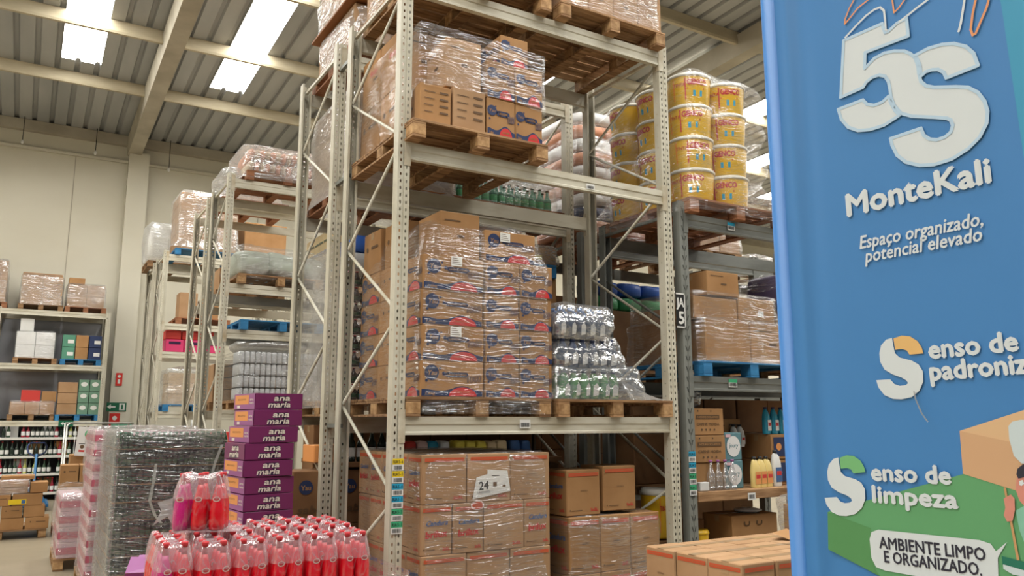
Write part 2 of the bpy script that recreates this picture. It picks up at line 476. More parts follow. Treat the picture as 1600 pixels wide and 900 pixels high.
PITCH = 0.35
YS, YE = -9.0, 21.3
LIGHTS = ((11.0, 17.4), (-2.0, 5.6))  # second span is an unseen set, added to light the rack fronts
mb = MB(); lights = {}
X0 = 0.05 - 40 * PITCH
for i in range(0, 152):
    xa = X0 + i * PITCH
    # one pitch: wide pan, rising web, narrow crown, falling web
    prof = [(0, 0), (0.235, 0), (0.262, 0.06), (0.323, 0.06), (PITCH, 0)]
    is_l = (i - 40) % 8 in (0, 1)
    segs = [(YS, YE, False)]
    if is_l:
        segs = []; y = YS
        for a, b in sorted(LIGHTS):
            segs += [(y, a, False), (a, b, True)]; y = b
        segs.append((y, YE, False))
    for ya, yb, em in segs:
        tgt = mb
        if em:
            tgt = lights.setdefault(((i - 40) // 8, ya), MB())
        vs = [(xa + a, ya, roof_z(ya) + b) for a, b in prof] + [(xa + a, yb, roof_z(yb) + b) for a, b in prof]
        tgt.add(vs, [(k, k + 1, 6 + k, 5 + k) for k in range(4)])
struct('ceiling', mb, 'roof_sheet')
for n, (k, m_) in enumerate(sorted(lights.items())):
    struct('window_%d' % (n + 1), m_, 'rooflight_and_fill')  # the near strips among these are added light
XL, XR = X0, X0 + 152 * PITCH
n = 0
for y in (18.0, 15.4, 12.8, 10.2, 7.6, 5.0, 2.4, -0.2, -2.8, -5.4):
    n += 1
    z = roof_z(y)
    prof = [(-0.05, 0), (-0.05, -0.20), (-0.035, -0.24), (0.035, -0.24), (0.05, -0.20), (0.05, 0)]
    struct('trim_%d' % n, MB().prism(prof, (XL, y, z - 0.002), (XR, y, z - 0.002), (0, 1, 0), (0, 0, 1)), 'purlin_paint')
for gx in (-7.7, 1.63, 11.15, 20.7, 30.2):
    n += 1
    a, b = -8.9, 21.28
    prof = [(0, 0), (0.04, -0.40), (0.34, -0.40), (0.38, 0)]
    q = MB()
    vs = [(gx + u, a, roof_z(a) - 0.06 + v) for u, v in prof] + [(gx + u, b, roof_z(b) - 0.06 + v) for u, v in prof]
    q.add(vs, [(0, 1, 5, 4), (1, 2, 6, 5), (2, 3, 7, 6), (3, 0, 4, 7), (0, 3, 2, 1), (4, 5, 6, 7)])
    struct('trim_%d' % n, q, 'concrete')
struct('floor', MB().box(XL - 12, XR + 10, -30, 21.5, -0.2, 0), 'floor_concrete')
q = MB().box(XL, XR, 21.3, 21.6, 0, 8.9)
struct('wall_back', q, 'wall_paint')
struct('wall_left', MB().box(XL - 0.3, XL, -8.9, 21.6, 0, 9.9), 'wall_paint')
struct('wall_right', MB().box(XR, XR + 0.3, -8.9, 21.6, 0, 9.9), 'wall_paint')
n += 1
struct('trim_%d' % n, MB().box(XL, XR, 21.12, 21.3, 8.36, 8.60), 'concrete')       # edge beam under the eaves
n += 1
struct('trim_%d' % n, MB().box(XL, XR, 21.22, 21.3, 7.93, 7.99), 'wall_paint')     # ledge
for px in (-7.4, 1.70, 11.2, 20.8):
    n += 1
    struct('trim_%d' % n, MB().box(px, px + 0.46, 21.08, 21.3, 0, 8.2), 'wall_paint')   # pilaster
for px in (-3.0, -1.1, 0.55, 4.9, 8.1, 14.4, 17.6):
    n += 1
    struct('trim_%d' % n, MB().box(px, px + 0.02, 21.292, 21.3, 0, 7.93), 'concrete')   # panel joint
for i, (x, y, z) in enumerate(((-0.55, 21.0, 7.95), (0.95, 21.0, 7.95), (2.6, 21.0, 7.8))):
    t = thing('pendant_bulb', '%s small bulb hanging on a thin wire by the back wall, counted from the left' % ORD[i], 'bulb', (x, y, z), 0, 'bulbs on wires by the back wall')
    MB().tube((0, 0, 0.09), (0, 0, roof_z(y) - z), 0.008).build('wire', 'rubber', t)
    MB().lathe([(0.012, 0), (0.035, 0.03), (0.035, 0.06), (0.02, 0.10)], 10).build('bulb', 'paper', t)
# wall signs by the pilaster
def sign(name, lab, x, y, z, w_, h_, mat, items):
    o = MB().box(-w_ / 2, w_ / 2, -0.01, 0, -h_ / 2, h_ / 2).build(name, mat, None, (x, y, z))
    tag(o, lab, 'sign')
    p = P2(); items(p)
    put('pictogram', p.mesh('pictogram', (0, -0.0105, 0), (1, 0, 0), (0, 0, 1)), o)
def pic_red(p):
    p.rect(-0.07, 0.07, 0.03, 0.06, 'paper').disc(0, 0.13, 0.045, 'paper').rect(-0.03, 0.03, -0.18, 0.02, 'paper')
sign('fire_sign', 'small red fire equipment sign high on the back wall pilaster', 1.86, 21.07, 2.62, 0.14, 0.30, 'sign_red', lambda p: p.disc(0, 0.07, 0.035, 'paper').rect(-0.025, 0.025, -0.1, 0.0, 'paper'))
sign('fire_sign', 'red fire hose sign under the green exit sign on back wall', 1.83, 21.07, 1.62, 0.22, 0.42, 'sign_red', lambda p: p.disc(0, 0.1, 0.05, 'paper').rect(-0.03, 0.03, -0.16, 0.0, 'paper'))
def pic_exit(p):
    p.poly([(-0.2, 0), (-0.12, 0.06), (-0.12, 0.02), (-0.02, 0.02), (-0.02, -0.02), (-0.12, -0.02), (-0.12, -0.06)], 'paper')
    p.rect(0.06, 0.18, -0.08, 0.08, 'paper').rect(0.1, 0.14, -0.06, 0.05, 'sign_green', 2)
sign('exit_sign', 'green exit sign with white arrow on the back wall pilaster', 1.85, 21.07, 1.98, 0.42, 0.2, 'sign_green', pic_exit)
sign('exit_sign', 'tiny green exit sign fixed to the beam above the wine shelves', 0.80, 19.995, 1.60, 0.28, 0.13, 'sign_green', lambda p: p.poly([(-0.1, 0), (-0.05, 0.04), (-0.05, -0.04)], 'paper').rect(-0.05, 0.02, -0.012, 0.012, 'paper'))
BANNER=[
('p','b_white',2,[(0.1792,2.3753),(0.2575,2.377),(0.2618,2.3574),(0.2675,2.357),(0.2853,2.3659),(0.3031,2.3684),(0.3039,2.3334),(0.2206,2.3344),(0.2175,2.3038),(0.2371,2.3161),(0.2568,2.319),(0.2756,2.3155),(0.2937,2.3084),(0.304,2.2998),(0.3122,2.289),(0.3162,2.2724),(0.3167,2.2572),(0.3189,2.2415),(0.3269,2.2305),(0.3402,2.2228),(0.3764,2.2111),(0.3953,2.2034),(0.41,2.1894),(0.4193,2.1705),(0.4223,2.1523),(0.419,2.1327),(0.4062,2.1125),(0.3858,2.0977),(0.3589,2.0878),(0.3284,2.086),(0.3045,2.091),(0.2805,2.1036),(0.2654,2.1207),(0.2578,2.1416),(0.2562,2.1545),(0.3118,2.157),(0.3159,2.143),(0.3255,2.1329),(0.3372,2.1284),(0.3508,2.129),(0.3613,2.1347),(0.3656,2.1458),(0.3632,2.1555),(0.357,2.161),(0.3356,2.1696),(0.298,2.1835),(0.2789,2.1953),(0.2674,2.2142),(0.2631,2.2309),(0.2625,2.2464),(0.2607,2.2624),(0.2552,2.2741),(0.2441,2.2809),(0.2304,2.2812),(0.2181,2.2758),(0.2115,2.2682),(0.1647,2.2645)]),
('l','b_pale',3,[(0.1792,2.3753),(0.2575,2.377),(0.2618,2.3574),(0.2675,2.357),(0.2853,2.3659),(0.3031,2.3684),(0.3039,2.3334),(0.2206,2.3344),(0.2175,2.3038),(0.2371,2.3161),(0.2568,2.319),(0.2756,2.3155),(0.2937,2.3084),(0.304,2.2998),(0.3122,2.289),(0.3162,2.2724),(0.3167,2.2572),(0.3189,2.2415),(0.3269,2.2305),(0.3402,2.2228),(0.3764,2.2111),(0.3953,2.2034),(0.41,2.1894),(0.4193,2.1705),(0.4223,2.1523),(0.419,2.1327),(0.4062,2.1125),(0.3858,2.0977),(0.3589,2.0878),(0.3284,2.086),(0.3045,2.091),(0.2805,2.1036),(0.2654,2.1207),(0.2578,2.1416),(0.2562,2.1545),(0.3118,2.157),(0.3159,2.143),(0.3255,2.1329),(0.3372,2.1284),(0.3508,2.129),(0.3613,2.1347),(0.3656,2.1458),(0.3632,2.1555),(0.357,2.161),(0.3356,2.1696),(0.298,2.1835),(0.2789,2.1953),(0.2674,2.2142),(0.2631,2.2309),(0.2625,2.2464),(0.2607,2.2624),(0.2552,2.2741),(0.2441,2.2809),(0.2304,2.2812),(0.2181,2.2758),(0.2115,2.2682),(0.1647,2.2645),(0.1792,2.3753)],0.006),
('p','b_white',2,[(0.158,2.2425),(0.2089,2.2443),(0.2168,2.233),(0.2301,2.2266),(0.2457,2.2272),(0.2585,2.2344),(0.2622,2.2197),(0.2685,2.2043),(0.2757,2.1925),(0.246,2.183),(0.2188,2.1829),(0.1953,2.1881),(0.1758,2.2008),(0.1628,2.2208)]),
('l','b_pale',3,[(0.158,2.2425),(0.2089,2.2443),(0.2168,2.233),(0.2301,2.2266),(0.2457,2.2272),(0.2585,2.2344),(0.2622,2.2197),(0.2685,2.2043),(0.2757,2.1925),(0.246,2.183),(0.2188,2.1829),(0.1953,2.1881),(0.1758,2.2008),(0.1628,2.2208),(0.158,2.2425)],0.006),
('p','b_white',2,[(0.3136,2.293),(0.336,2.2966),(0.3601,2.2944),(0.3798,2.2882),(0.3985,2.2753),(0.4099,2.2583),(0.4148,2.2351),(0.3625,2.232),(0.3591,2.2434),(0.3496,2.2524),(0.3395,2.2555),(0.329,2.2557),(0.3201,2.2511),(0.3197,2.2711)]),
('l','b_pale',3,[(0.3136,2.293),(0.336,2.2966),(0.3601,2.2944),(0.3798,2.2882),(0.3985,2.2753),(0.4099,2.2583),(0.4148,2.2351),(0.3625,2.232),(0.3591,2.2434),(0.3496,2.2524),(0.3395,2.2555),(0.329,2.2557),(0.3201,2.2511),(0.3197,2.2711),(0.3136,2.293)],0.006),
('l','b_white',3,[(0.183,2.3799),(0.2069,2.3945),(0.2281,2.4057),(0.2445,2.4106),(0.2563,2.4101),(0.2633,2.4003),(0.2638,2.3822),(0.2634,2.3627),(0.2668,2.3573),(0.2833,2.364),(0.3026,2.3713),(0.3215,2.3784),(0.3436,2.3857)],0.004),
('l','b_white',3,[(0.4071,2.3714),(0.3992,2.3384),(0.3942,2.3187),(0.3898,2.3067)],0.004),
('l','b_orange',3,[(0.2426,2.4376),(0.2136,2.4283),(0.1961,2.4155),(0.1842,2.4074),(0.1858,2.4179),(0.1954,2.4344),(0.2091,2.4509)],0.003),
('l','b_orange',3,[(0.2801,2.4184),(0.2815,2.3883),(0.2914,2.3937),(0.3055,2.4069)],0.003),
('l','b_orange',3,[(0.4224,2.3535),(0.4146,2.328),(0.409,2.3016),(0.4112,2.2906),(0.4161,2.2915),(0.4257,2.3089),(0.437,2.3289),(0.4425,2.3443)],0.004),
('p','b_teal',1,[(0.4545,2.4041),(0.4592,2.3161),(0.4677,2.0622),(0.4783,1.8013),(0.6043,1.7885),(0.6591,2.3018)]),
('t', 'b_white', 3, 'MonteKali', (0.1627, 2.0297), (0.4164, 2.034), 0.0452, 0),
('t', 'b_white', 3, 'Espaço organizado,', (0.1823, 1.9636), (0.3982, 1.965), 0.0238, 0.15),
('t', 'b_white', 3, 'potencial elevado', (0.1916, 1.9368), (0.3939, 1.9402), 0.0236, 0.15),
('p','b_white',2,[(0.2298,1.7948),(0.2186,1.7927),(0.2082,1.7829),(0.204,1.7695),(0.2044,1.7542),(0.2112,1.7402),(0.2262,1.7305),(0.2411,1.7248),(0.2498,1.7191),(0.2519,1.7146),(0.2476,1.7113),(0.2369,1.7105),(0.2273,1.7141),(0.2208,1.7224),(0.1944,1.722),(0.1976,1.7092),(0.2076,1.6953),(0.2228,1.6884),(0.2381,1.6872),(0.2565,1.6906),(0.2707,1.7009),(0.2787,1.7165),(0.2793,1.7338),(0.273,1.7458),(0.2616,1.7529),(0.2409,1.7595),(0.2329,1.7675),(0.2309,1.7812)]),
('p','b_amber',2,[(0.2322,1.7937),(0.2471,1.7973),(0.2621,1.7948),(0.2748,1.7852),(0.2812,1.773),(0.2827,1.7638),(0.2586,1.7634),(0.2541,1.7711),(0.2458,1.7741),(0.2334,1.7735)]),
('p','b_white',4,[(0.1103,1.5842),(0.0995,1.5808),(0.0896,1.5701),(0.0856,1.5566),(0.0861,1.5419),(0.0927,1.529),(0.1072,1.5213),(0.1216,1.5174),(0.13,1.5128),(0.132,1.5087),(0.128,1.505),(0.1176,1.503),(0.1084,1.5054),(0.1021,1.5128),(0.0767,1.5094),(0.0798,1.4974),(0.0896,1.4851),(0.1041,1.48),(0.1189,1.4805),(0.1366,1.4858),(0.1503,1.4974),(0.1581,1.5135),(0.1585,1.5305),(0.1523,1.5414),(0.1413,1.547),(0.1212,1.5511),(0.1134,1.558),(0.1114,1.571)]),
('p','b_lime',4,[(0.1126,1.5834),(0.1269,1.5885),(0.1415,1.5879),(0.1538,1.58),(0.1601,1.5688),(0.1616,1.5601),(0.1383,1.5569),(0.1339,1.5639),(0.1258,1.5658),(0.1139,1.5638)]),
('t', 'b_white', 3, 'enso de', (0.2935, 1.7547), (0.4314, 1.759), 0.0335, 0),
('t', 'b_white', 3, 'padronização', (0.2925, 1.7181), (0.5211, 1.7264), 0.0333, 0),
('t', 'b_white', 4, 'enso de', (0.1736, 1.5472), (0.3105, 1.5489), 0.0311, 0),
('t', 'b_white', 4, 'limpeza', (0.1731, 1.5097), (0.3183, 1.5111), 0.031, 0),
('p','b_green',1,[(0.0806,1.4843),(0.1589,1.5106),(0.3326,1.5661),(0.5021,1.5196),(0.4854,1.3554),(0.3054,1.3418),(0.1765,1.3833),(0.077,1.4173)]),
('p','b_dgreen',2,[(0.0806,1.4843),(0.164,1.4641),(0.1656,1.3956),(0.1749,1.3846),(0.077,1.4173)]),
('p','b_tan',2,[(0.3314,1.6343),(0.425,1.6143),(0.487,1.6024),(0.4793,1.5254),(0.3306,1.566)]),
('p','b_tan2',2,[(0.3314,1.6343),(0.4284,1.6661),(0.4956,1.6883),(0.487,1.6024),(0.425,1.6143)]),
('p','b_paper',4,[(0.4063,1.6421),(0.4123,1.6492),(0.4245,1.652),(0.4502,1.652),(0.459,1.6396),(0.4497,1.5957),(0.4336,1.5855),(0.4195,1.5863),(0.41,1.5971),(0.4058,1.6223)]),
('p','b_white',4,[(0.1608,1.4449),(0.1652,1.4573),(0.1784,1.4631),(0.3476,1.4648),(0.3638,1.4611),(0.3705,1.4508),(0.388,1.4666),(0.3723,1.4414),(0.3698,1.4026),(0.3493,1.3925),(0.1859,1.3954),(0.1693,1.3992),(0.1618,1.4137)]),
('t', 'b_ink', 5, 'AMBIENTE LIMPO', (0.1789, 1.4323), (0.3545, 1.4344), 0.0195, 0),
('t', 'b_ink', 5, 'E ORGANIZADO.', (0.1864, 1.4098), (0.3466, 1.4107), 0.0193, 0),
('p','b_skin',5,[(0.4128,1.5708),(0.4199,1.5767),(0.4428,1.5764),(0.4455,1.5521),(0.4356,1.5271),(0.4197,1.5204),(0.4116,1.5307),(0.4079,1.5469)]),
('p','b_ink',6,[(0.4114,1.5693),(0.4135,1.5777),(0.422,1.585),(0.4436,1.5846),(0.4499,1.5713),(0.4348,1.5719),(0.4174,1.5641),(0.4134,1.5633)]),
('p','b_white',6,[(0.4144,1.5598),(0.4197,1.5615),(0.421,1.556),(0.4176,1.5525),(0.414,1.5534)]),
('p','b_mint',4,[(0.4049,1.515),(0.4173,1.5229),(0.4548,1.5207),(0.4529,1.4519),(0.4142,1.463),(0.4074,1.4866)]),
('p','b_pole',5,[(0.3909,1.5486),(0.3941,1.5494),(0.4035,1.4422),(0.3997,1.4409)]),
('p','b_skin',6,[(0.3898,1.5318),(0.4006,1.5387),(0.4053,1.5329),(0.4045,1.5164),(0.3995,1.4994),(0.3914,1.4973),(0.3875,1.5066),(0.3907,1.518)]),
('p','b_dteal',5,[(0.3785,1.4449),(0.412,1.4399),(0.4105,1.4249),(0.3786,1.4312)]),
('p','b_paper',6,[(0.3795,1.4327),(0.4108,1.4276),(0.4099,1.4182),(0.392,1.4195),(0.3794,1.4259)])]
# ---------------------------------------------------------------- racks
UPW, UPD = 0.09, 0.08
def upright_mesh(h, mat):
    w_, d, t = UPW / 2, UPD, 0.003
    prof = [(-w_, 0), (-0.006, 0), (-0.004, 0.005), (0.004, 0.005), (0.006, 0), (w_, 0), (w_, d), (w_ - 0.018, d), (w_ - 0.018, d - t), (w_ - t, d - t), (w_ - t, t),
            (0.009, t), (0.006, 0.008), (-0.006, 0.008), (-0.009, t), (-w_ + t, t), (-w_ + t, d - t), (-w_ + 0.018, d - t), (-w_ + 0.018, d), (-w_, d)]
    return MB().prism(prof, (0, 0, 0), (0, 0, h), (1, 0, 0), (0, 1, 0)).box(-0.07, 0.07, -0.02, d + 0.02, 0, 0.006).mesh('upright', [mat])

BEAM_PROF = [(0, -0.12), (0, -0.104), (0.007, -0.098), (0.007, -0.056), (0, -0.048), (0, 0), (0.045, 0), (0.045, -0.12)]
_RK = {}
def rack(label, y0, y1, frames, levels, h, um='white_upright', bm='white_steel', braces=True, extra=None, conn=True):
    """frames: x of each frame centre; levels[bay] = heights of the beam tops"""
    t = thing('pallet_rack', label, 'storage rack', (frames[0], y0, 0), 0, 'pallet racks of the warehouse')
    fx = frames[0]
    k = (round(h, 2), um)
    if k not in _RK:
        _RK[k] = upright_mesh(h, um)
    dep = y1 - y0
    for x in frames:
        put('upright', _RK[k], t, (x - fx, 0, 0), 0)
        put('upright', _RK[k], t, (x - fx, dep, 0), math.pi)
        if braces:
            kb = ('br', round(dep, 2), round(h, 2), bm)
            if kb not in _RK:
                seg = []
                zf = [1.15, 2.36, 3.60, 4.75]
                zr = [0.55, 1.77, 2.98, 4.20]
                pts = [(0.07, 0.12)]
                for a, b in zip(zr, zf):
                    pts += [(dep - 0.05, a), (0.05, b)]
                for (ya, za), (yb, zb) in zip(pts, pts[1:]):
                    if max(za, zb) < h:
                        m_ = MB().tube((0, ya, za + 0.015), (0, yb, zb - 0.015), 0.0125, 8)
                        seg.append(m_.mesh('diagonal_brace', [bm]))
                m_ = MB().box(-0.012, 0.012, 0.05, dep - 0.05, h - 0.10, h - 0.075)
                seg.append(m_.mesh('diagonal_brace', [bm]))
                _RK[kb] = seg
            for me in _RK[kb]:
                put('diagonal_brace', me, t, (x - fx, 0, 0))
    for bi, lv in enumerate(levels):
        xa, xb = frames[bi] + UPW / 2, frames[bi + 1] - UPW / 2
        L = xb - xa
        for z in lv:
            kb = ('b', round(L, 2), bm)
            if kb not in _RK:
                _RK[kb] = (MB().prism(BEAM_PROF, (0, 0, 0), (L, 0, 0), (0, 1, 0), (0, 0, 1)).mesh('beam', [bm]),
                           MB().box(-0.045, 0.0, -0.004, 0.0, -0.17, 0.045).box(-0.001, 0.004, -0.004, 0.045, -0.17, 0.045).mesh('end_connector', ['cream_steel' if bm == 'white_steel' else bm]))
            bme, cme = _RK[kb]
            for (yy, rz) in ((0, 0), (dep, math.pi)):
                b = put('beam', bme, t, ((xa if rz == 0 else xb) - fx, yy, z), rz)
                if conn:
                    put('end_connector', cme, b, (0, -0.0005, 0), 0)
                    c = put('end_connector', cme, b, (L, -0.0005, 0), 0); c.scale = (-1, 1, 1)
    return t

F1, F2 = 2.10, 4.49
RY = {1: (4.94, 6.06), 2: (6.35, 7.43), 3: (10.7, 11.8), 4: (12.1, 13.2), 5: (16.4, 17.5), 6: (17.9, 19.0)}
r1 = rack('tall off-white steel pallet rack nearest the camera, with diagonal braced end frames', 4.94, 6.06, [F1, F2], [[1.68, 3.56, 4.80]], 4.87)
rack('white steel pallet rack standing back to back behind the nearest white rack', 6.35, 7.43, [F1, F2], [[1.69, 3.56, 4.80]], 4.88)
rack('third white pallet rack row, carrying silver cans and a low load of orange packs', 10.7, 11.8, [F1, F2, 6.9], [[1.79, 2.82, 3.42, 4.83], [1.79, 3.42, 4.83]], 4.90)
rack('white pallet rack row back to back behind the row with silver cans', 12.1, 13.2, [F1, F2, 6.9], [[1.79, 3.42, 4.83], [1.79, 3.42, 4.83]], 4.90)
rack('far white pallet rack row with blue pallets and pink crates', 16.4, 17.5, [F1, F2, 6.9], [[1.83, 2.95, 3.49, 4.83], [1.83, 3.49, 4.83]], 4.90)
rack('farthest white pallet rack row before the back wall', 17.9, 19.0, [F1, F2, 6.9], [[1.83, 3.49, 4.83], [1.83, 3.49, 4.83]], 4.90)
g1 = rack('dark grey steel pallet rack with V-shaped slots beside the white rack', 4.94, 6.06, [4.665, 7.1], [[2.02, 3.40]], 3.50, 'grey_upright', 'grey_steel')
rack('dark grey pallet rack behind the yellow buckets, back to back with its neighbour', 6.35, 7.43, [4.665, 7.1, 9.6], [[1.0, 2.02, 3.42], [2.02, 3.42]], 3.52, 'grey_upright', 'grey_steel')
put('row_spacer', MB().box(-0.015, 0.015, 0, 0.30, 0, 0.03).mesh('row_spacer', ['grey_steel']), r1, (0, 1.11, 3.6))
put('row_spacer', MB().box(-0.015, 0.015, 0, 0.30, 0, 0.03).mesh('row_spacer', ['grey_steel']), r1, (0, 1.11, 4.62))
put('row_spacer', MB().box(-0.015, 0.015, 0, 0.30, 0, 0.03).mesh('row_spacer', ['grey_steel']), r1, (0, 1.11, 1.6))

# stickers on the uprights and beams
def barcode(p, u0, u1, v0, v1, l=2, seed=3):
    r_ = random.Random(seed)
    u = u0
    while u < u1 - 0.002:
        a = r_.choice((0.0012, 0.002, 0.003))
        p.rect(u, min(u + a, u1), v0, v1, 'ink_black', l)
        u += a + r_.choice((0.0012, 0.002))
def loc_tag(parent, x, y, z, w_, h_, col, txt, seed):
    p = P2()
    p.rect(-w_ / 2, w_ / 2, h_ * 0.52, h_, col, 1).rect(-w_ / 2, w_ / 2, 0, h_ * 0.5, 'paper', 1)
    p.text(txt, -w_ * 0.42, h_ * 0.62, h_ * 0.26, 'ink_black', 2, w=w_ * 0.84)
    barcode(p, -w_ * 0.38, w_ * 0.38, h_ * 0.08, h_ * 0.42, 2, seed)
    put('location_sticker', p.mesh('location_sticker', (0, 0, 0), (1, 0, 0), (0, 0, 1)), parent, (x, y, z))
for i, c in enumerate(('label_yellow', 'label_yellow', 'label_blue', 'label_blue', 'label_green', 'label_green')):
    loc_tag(r1, 0.005, -0.006, 1.335 - i * 0.079, 0.078, 0.075, c, 'RUA 5 - %d' % (6 - i), i)
for i, c in enumerate(('label_blue', 'label_blue', 'label_green', 'label_green')):
    loc_tag(g1, 0.0, -0.006, 1.325 - i * 0.088, 0.074, 0.082, c, 'RUA 5', 10 + i)
def beam_tag(parent, x, z, w_, h_, top=None, seed=0):
    p = P2().rect(0, w_, 0, h_, 'paper')
    if top: p.rect(0, w_, h_ * 0.72, h_ * 1.25, top, 2)
    barcode(p, w_ * 0.1, w_ * 0.9, h_ * 0.15, h_ * 0.65, 3, seed)
    put('barcode_sticker', p.mesh('barcode_sticker', (0, 0, 0), (1, 0, 0), (0, 0, 1)), parent, (x, -0.003, z))
beam_tag(r1, 0.93, 1.60, 0.09, 0.06, None, 21)
beam_tag(r1, 1.55, 3.455, 0.08, 0.045, None, 22)
beam_tag(g1, 0.45, 1.935, 0.10, 0.055, 'label_green', 23)
beam_tag(g1, 0.52, 3.315, 0.09, 0.055, 'label_blue', 24)
p = P2().rect(0, 0.098, 0, 0.29, 'sign_black').rect(0.0, 0.098, 0.0, 0.012, 'paper', 2).rect(0.0, 0.098, 0.278, 0.29, 'paper', 2).rect(0.088, 0.098, 0, 0.29, 'paper', 2)
p.text('JA', 0.004, 0.175, 0.075, 'paper', 2, w=0.078, bold=0.03).text('5', 0.025, 0.035, 0.10, 'paper', 2, bold=0.03)
sg = p.mesh('aisle_sign', (0, 0, 0), (1, 0, 0), (0, 0, 1))
o = put('aisle_sign', sg, None, (4.546, 4.932, 2.41))
tag(o, 'black and white aisle sign reading 5 between white and grey uprights', 'sign')

# ---------------------------------------------------------------- pallets
_PL = {}
def pallet(x, y, z, label, mat='wood', w_=1.12, d=1.18, parts=True, rot=0.0, group=None):
    """x, y = front left corner"""
    k = (mat, round(w_, 2), round(d, 2))
    if k not in _PL:
        top = MB(); r_ = random.Random(len(_PL))
        bw = 0.118; nb = 8 if d < 1.14 else 9
        for i in range(nb):
            yy = i * (d - bw) / (nb - 1)
            top.bbox(-0.004 * r_.random(), w_ + 0.004 * r_.random(), yy, yy + bw, 0.112, 0.13, 0.002)
        for xx in (0, (w_ - 0.1) / 2, w_ - 0.1):
            top.bbox(xx, xx + 0.1, 0.002, d - 0.002, 0.094, 0.112, 0.002)
        blk = MB().bbox(-0.05, 0.05, -0.06, 0.06, 0, 0.076, 0.003)
        bot = MB()
        for xx in (0, (w_ - 0.1) / 2, w_ - 0.1):
            bot.bbox(xx, xx + 0.1, 0, d, 0, 0.018, 0.002)
        bm = 'wood_block' if mat == 'wood' else mat
        _PL[k] = (top.mesh('top_deck', [mat]), blk.mesh('block', [bm]), bot.mesh('bottom_deck', [mat]))
        al = MB()
        for src, off in ((top, (0, 0, 0)), (bot, (0, 0, 0))):
            al.add([(a + off[0], b + off[1], c) for a, b, c in src.v], src.f)
        for xx in (0.05, w_ / 2, w_ - 0.05):
            for yy in (0.06, d / 2, d - 0.06):
                al.box(xx - 0.05, xx + 0.05, yy - 0.06, yy + 0.06, 0.018, 0.094)
        _PL[k] += (al.mesh('pallet', [mat]),)
    T, B, D_, A_ = _PL[k]
    if not parts:
        return tag(put('pallet', A_, None, (x, y, z), rot), label, 'pallet', group)
    t = thing('pallet', label, 'pallet', (x, y, z), rot, group)
    put('top_deck', T, t); put('bottom_deck', D_, t)
    for xx in (0.05, w_ / 2, w_ - 0.05):
        for yy in (0.06, d / 2, d - 0.06):
            put('block', B, t, (xx, yy, 0.018), 0)
    return t

# ---------------------------------------------------------------- cartons
_BX = {}
def box_mesh(sx, sy, sz, mat, seed=0, tape=True):
    k = (round(sx, 3), round(sy, 3), round(sz, 3), mat, seed % 3, tape)
    if k not in _BX:
        r_ = random.Random(seed % 3 + 11)
        m_ = MB().bbox(0, sx, 0, sy, 0, sz, 0.005)
        m_.v = [(a + r_.uniform(-1, 1) * 0.002, b + r_.uniform(-1, 1) * 0.002, c) for a, b, c in m_.v]
        # the slit between the top flaps and the tape over it
        if tape:
            m_.box(0.012, sx - 0.012, sy / 2 - 0.0015, sy / 2 + 0.0015, sz, sz + 0.0006, 1)
            m_.box(-0.0012, 0.0, sy / 2 - 0.025, sy / 2 + 0.025, sz - 0.06, sz - 0.006, 2)
            m_.box(-0.0008, sx + 0.0008, sy / 2 - 0.025, sy / 2 + 0.025, sz + 0.0004, sz + 0.0012, 2)
        _BX[k] = m_.mesh('carton', [mat, 'seam', 'tape'])
    return _BX[k]

def pr_yau(p, w_, h, side=False):
    n_ = 18
    def wv(t):
        return h * (0.17 + 0.15 * math.exp(-((t - 0.66) / 0.20) ** 2) + 0.05 * math.exp(-((t - 0.05) / 0.15) ** 2))
    top = [(w_ * (0.015 + 0.97 * i / n_), wv(i / n_)) for i in range(n_ + 1)]
    p.poly([(w_ * 0.015, 0.008)] + [(w_ * 0.985, 0.008)] + top[::-1], 'ink_navy', 1)
    p.poly([(w_ * 0.42, 0.008), (w_ * 0.91, 0.008)] + [(w_ * (0.665 + 0.225 * math.cos(R(a))), 0.008 + h * 0.25 * math.sin(R(a))) for a in range(0, 181, 15)], 'ink_red', 2)
    r = min(h * 0.22, w_ * 0.17)
    p.disc(w_ * 0.17, h * 0.68, r, 'ink_navy', 1)
    p.text('Yau', w_ * 0.17, h * 0.68 - r * 0.30, r * 0.62, 'cardboard', 2, center=True, shear=0.2, bold=0.01)
    p.disc(w_ * 0.09, h * 0.46, r * 0.2, 'ink_navy', 1, n=10).disc(w_ * 0.30, h * 0.80, r * 0.16, 'ink_navy', 1, n=10).disc(w_ * 0.36, h * 0.66, r * 0.26, 'ink_navy', 1, n=10)
    p.rect(w_ * 0.42, w_ * 0.72, h * 0.56, h * 0.70, 'ink_navy', 1).disc(w_ * 0.42, h * 0.63, h * 0.07, 'ink_navy', 1, n=12).disc(w_ * 0.72, h * 0.63, h * 0.07, 'ink_navy', 1, n=12)
    p.text('LAVA ROUPAS', w_ * 0.42, h * 0.60, h * 0.06, 'cardboard', 2, w=w_ * 0.3)
    p.text('TOGO', w_ * 0.72, h * 0.42, h * 0.17, 'ink_navy', 2, w=w_ * 0.24, ang=0.1, shear=0.2, bold=0.06)
    p.text('TOGO', w_ * 0.72, h * 0.42, h * 0.17, 'cardboard', 3, w=w_ * 0.24, ang=0.1, shear=0.2, bold=0.0)
    p.text('LAVE MAIS', w_ * 0.54, h * 0.12, h * 0.055, 'cardboard', 3, w=w_ * 0.24)
    p.text('1,6kg', w_ * 0.08, h * 0.07, h * 0.07, 'cardboard', 3, w=w_ * 0.14)

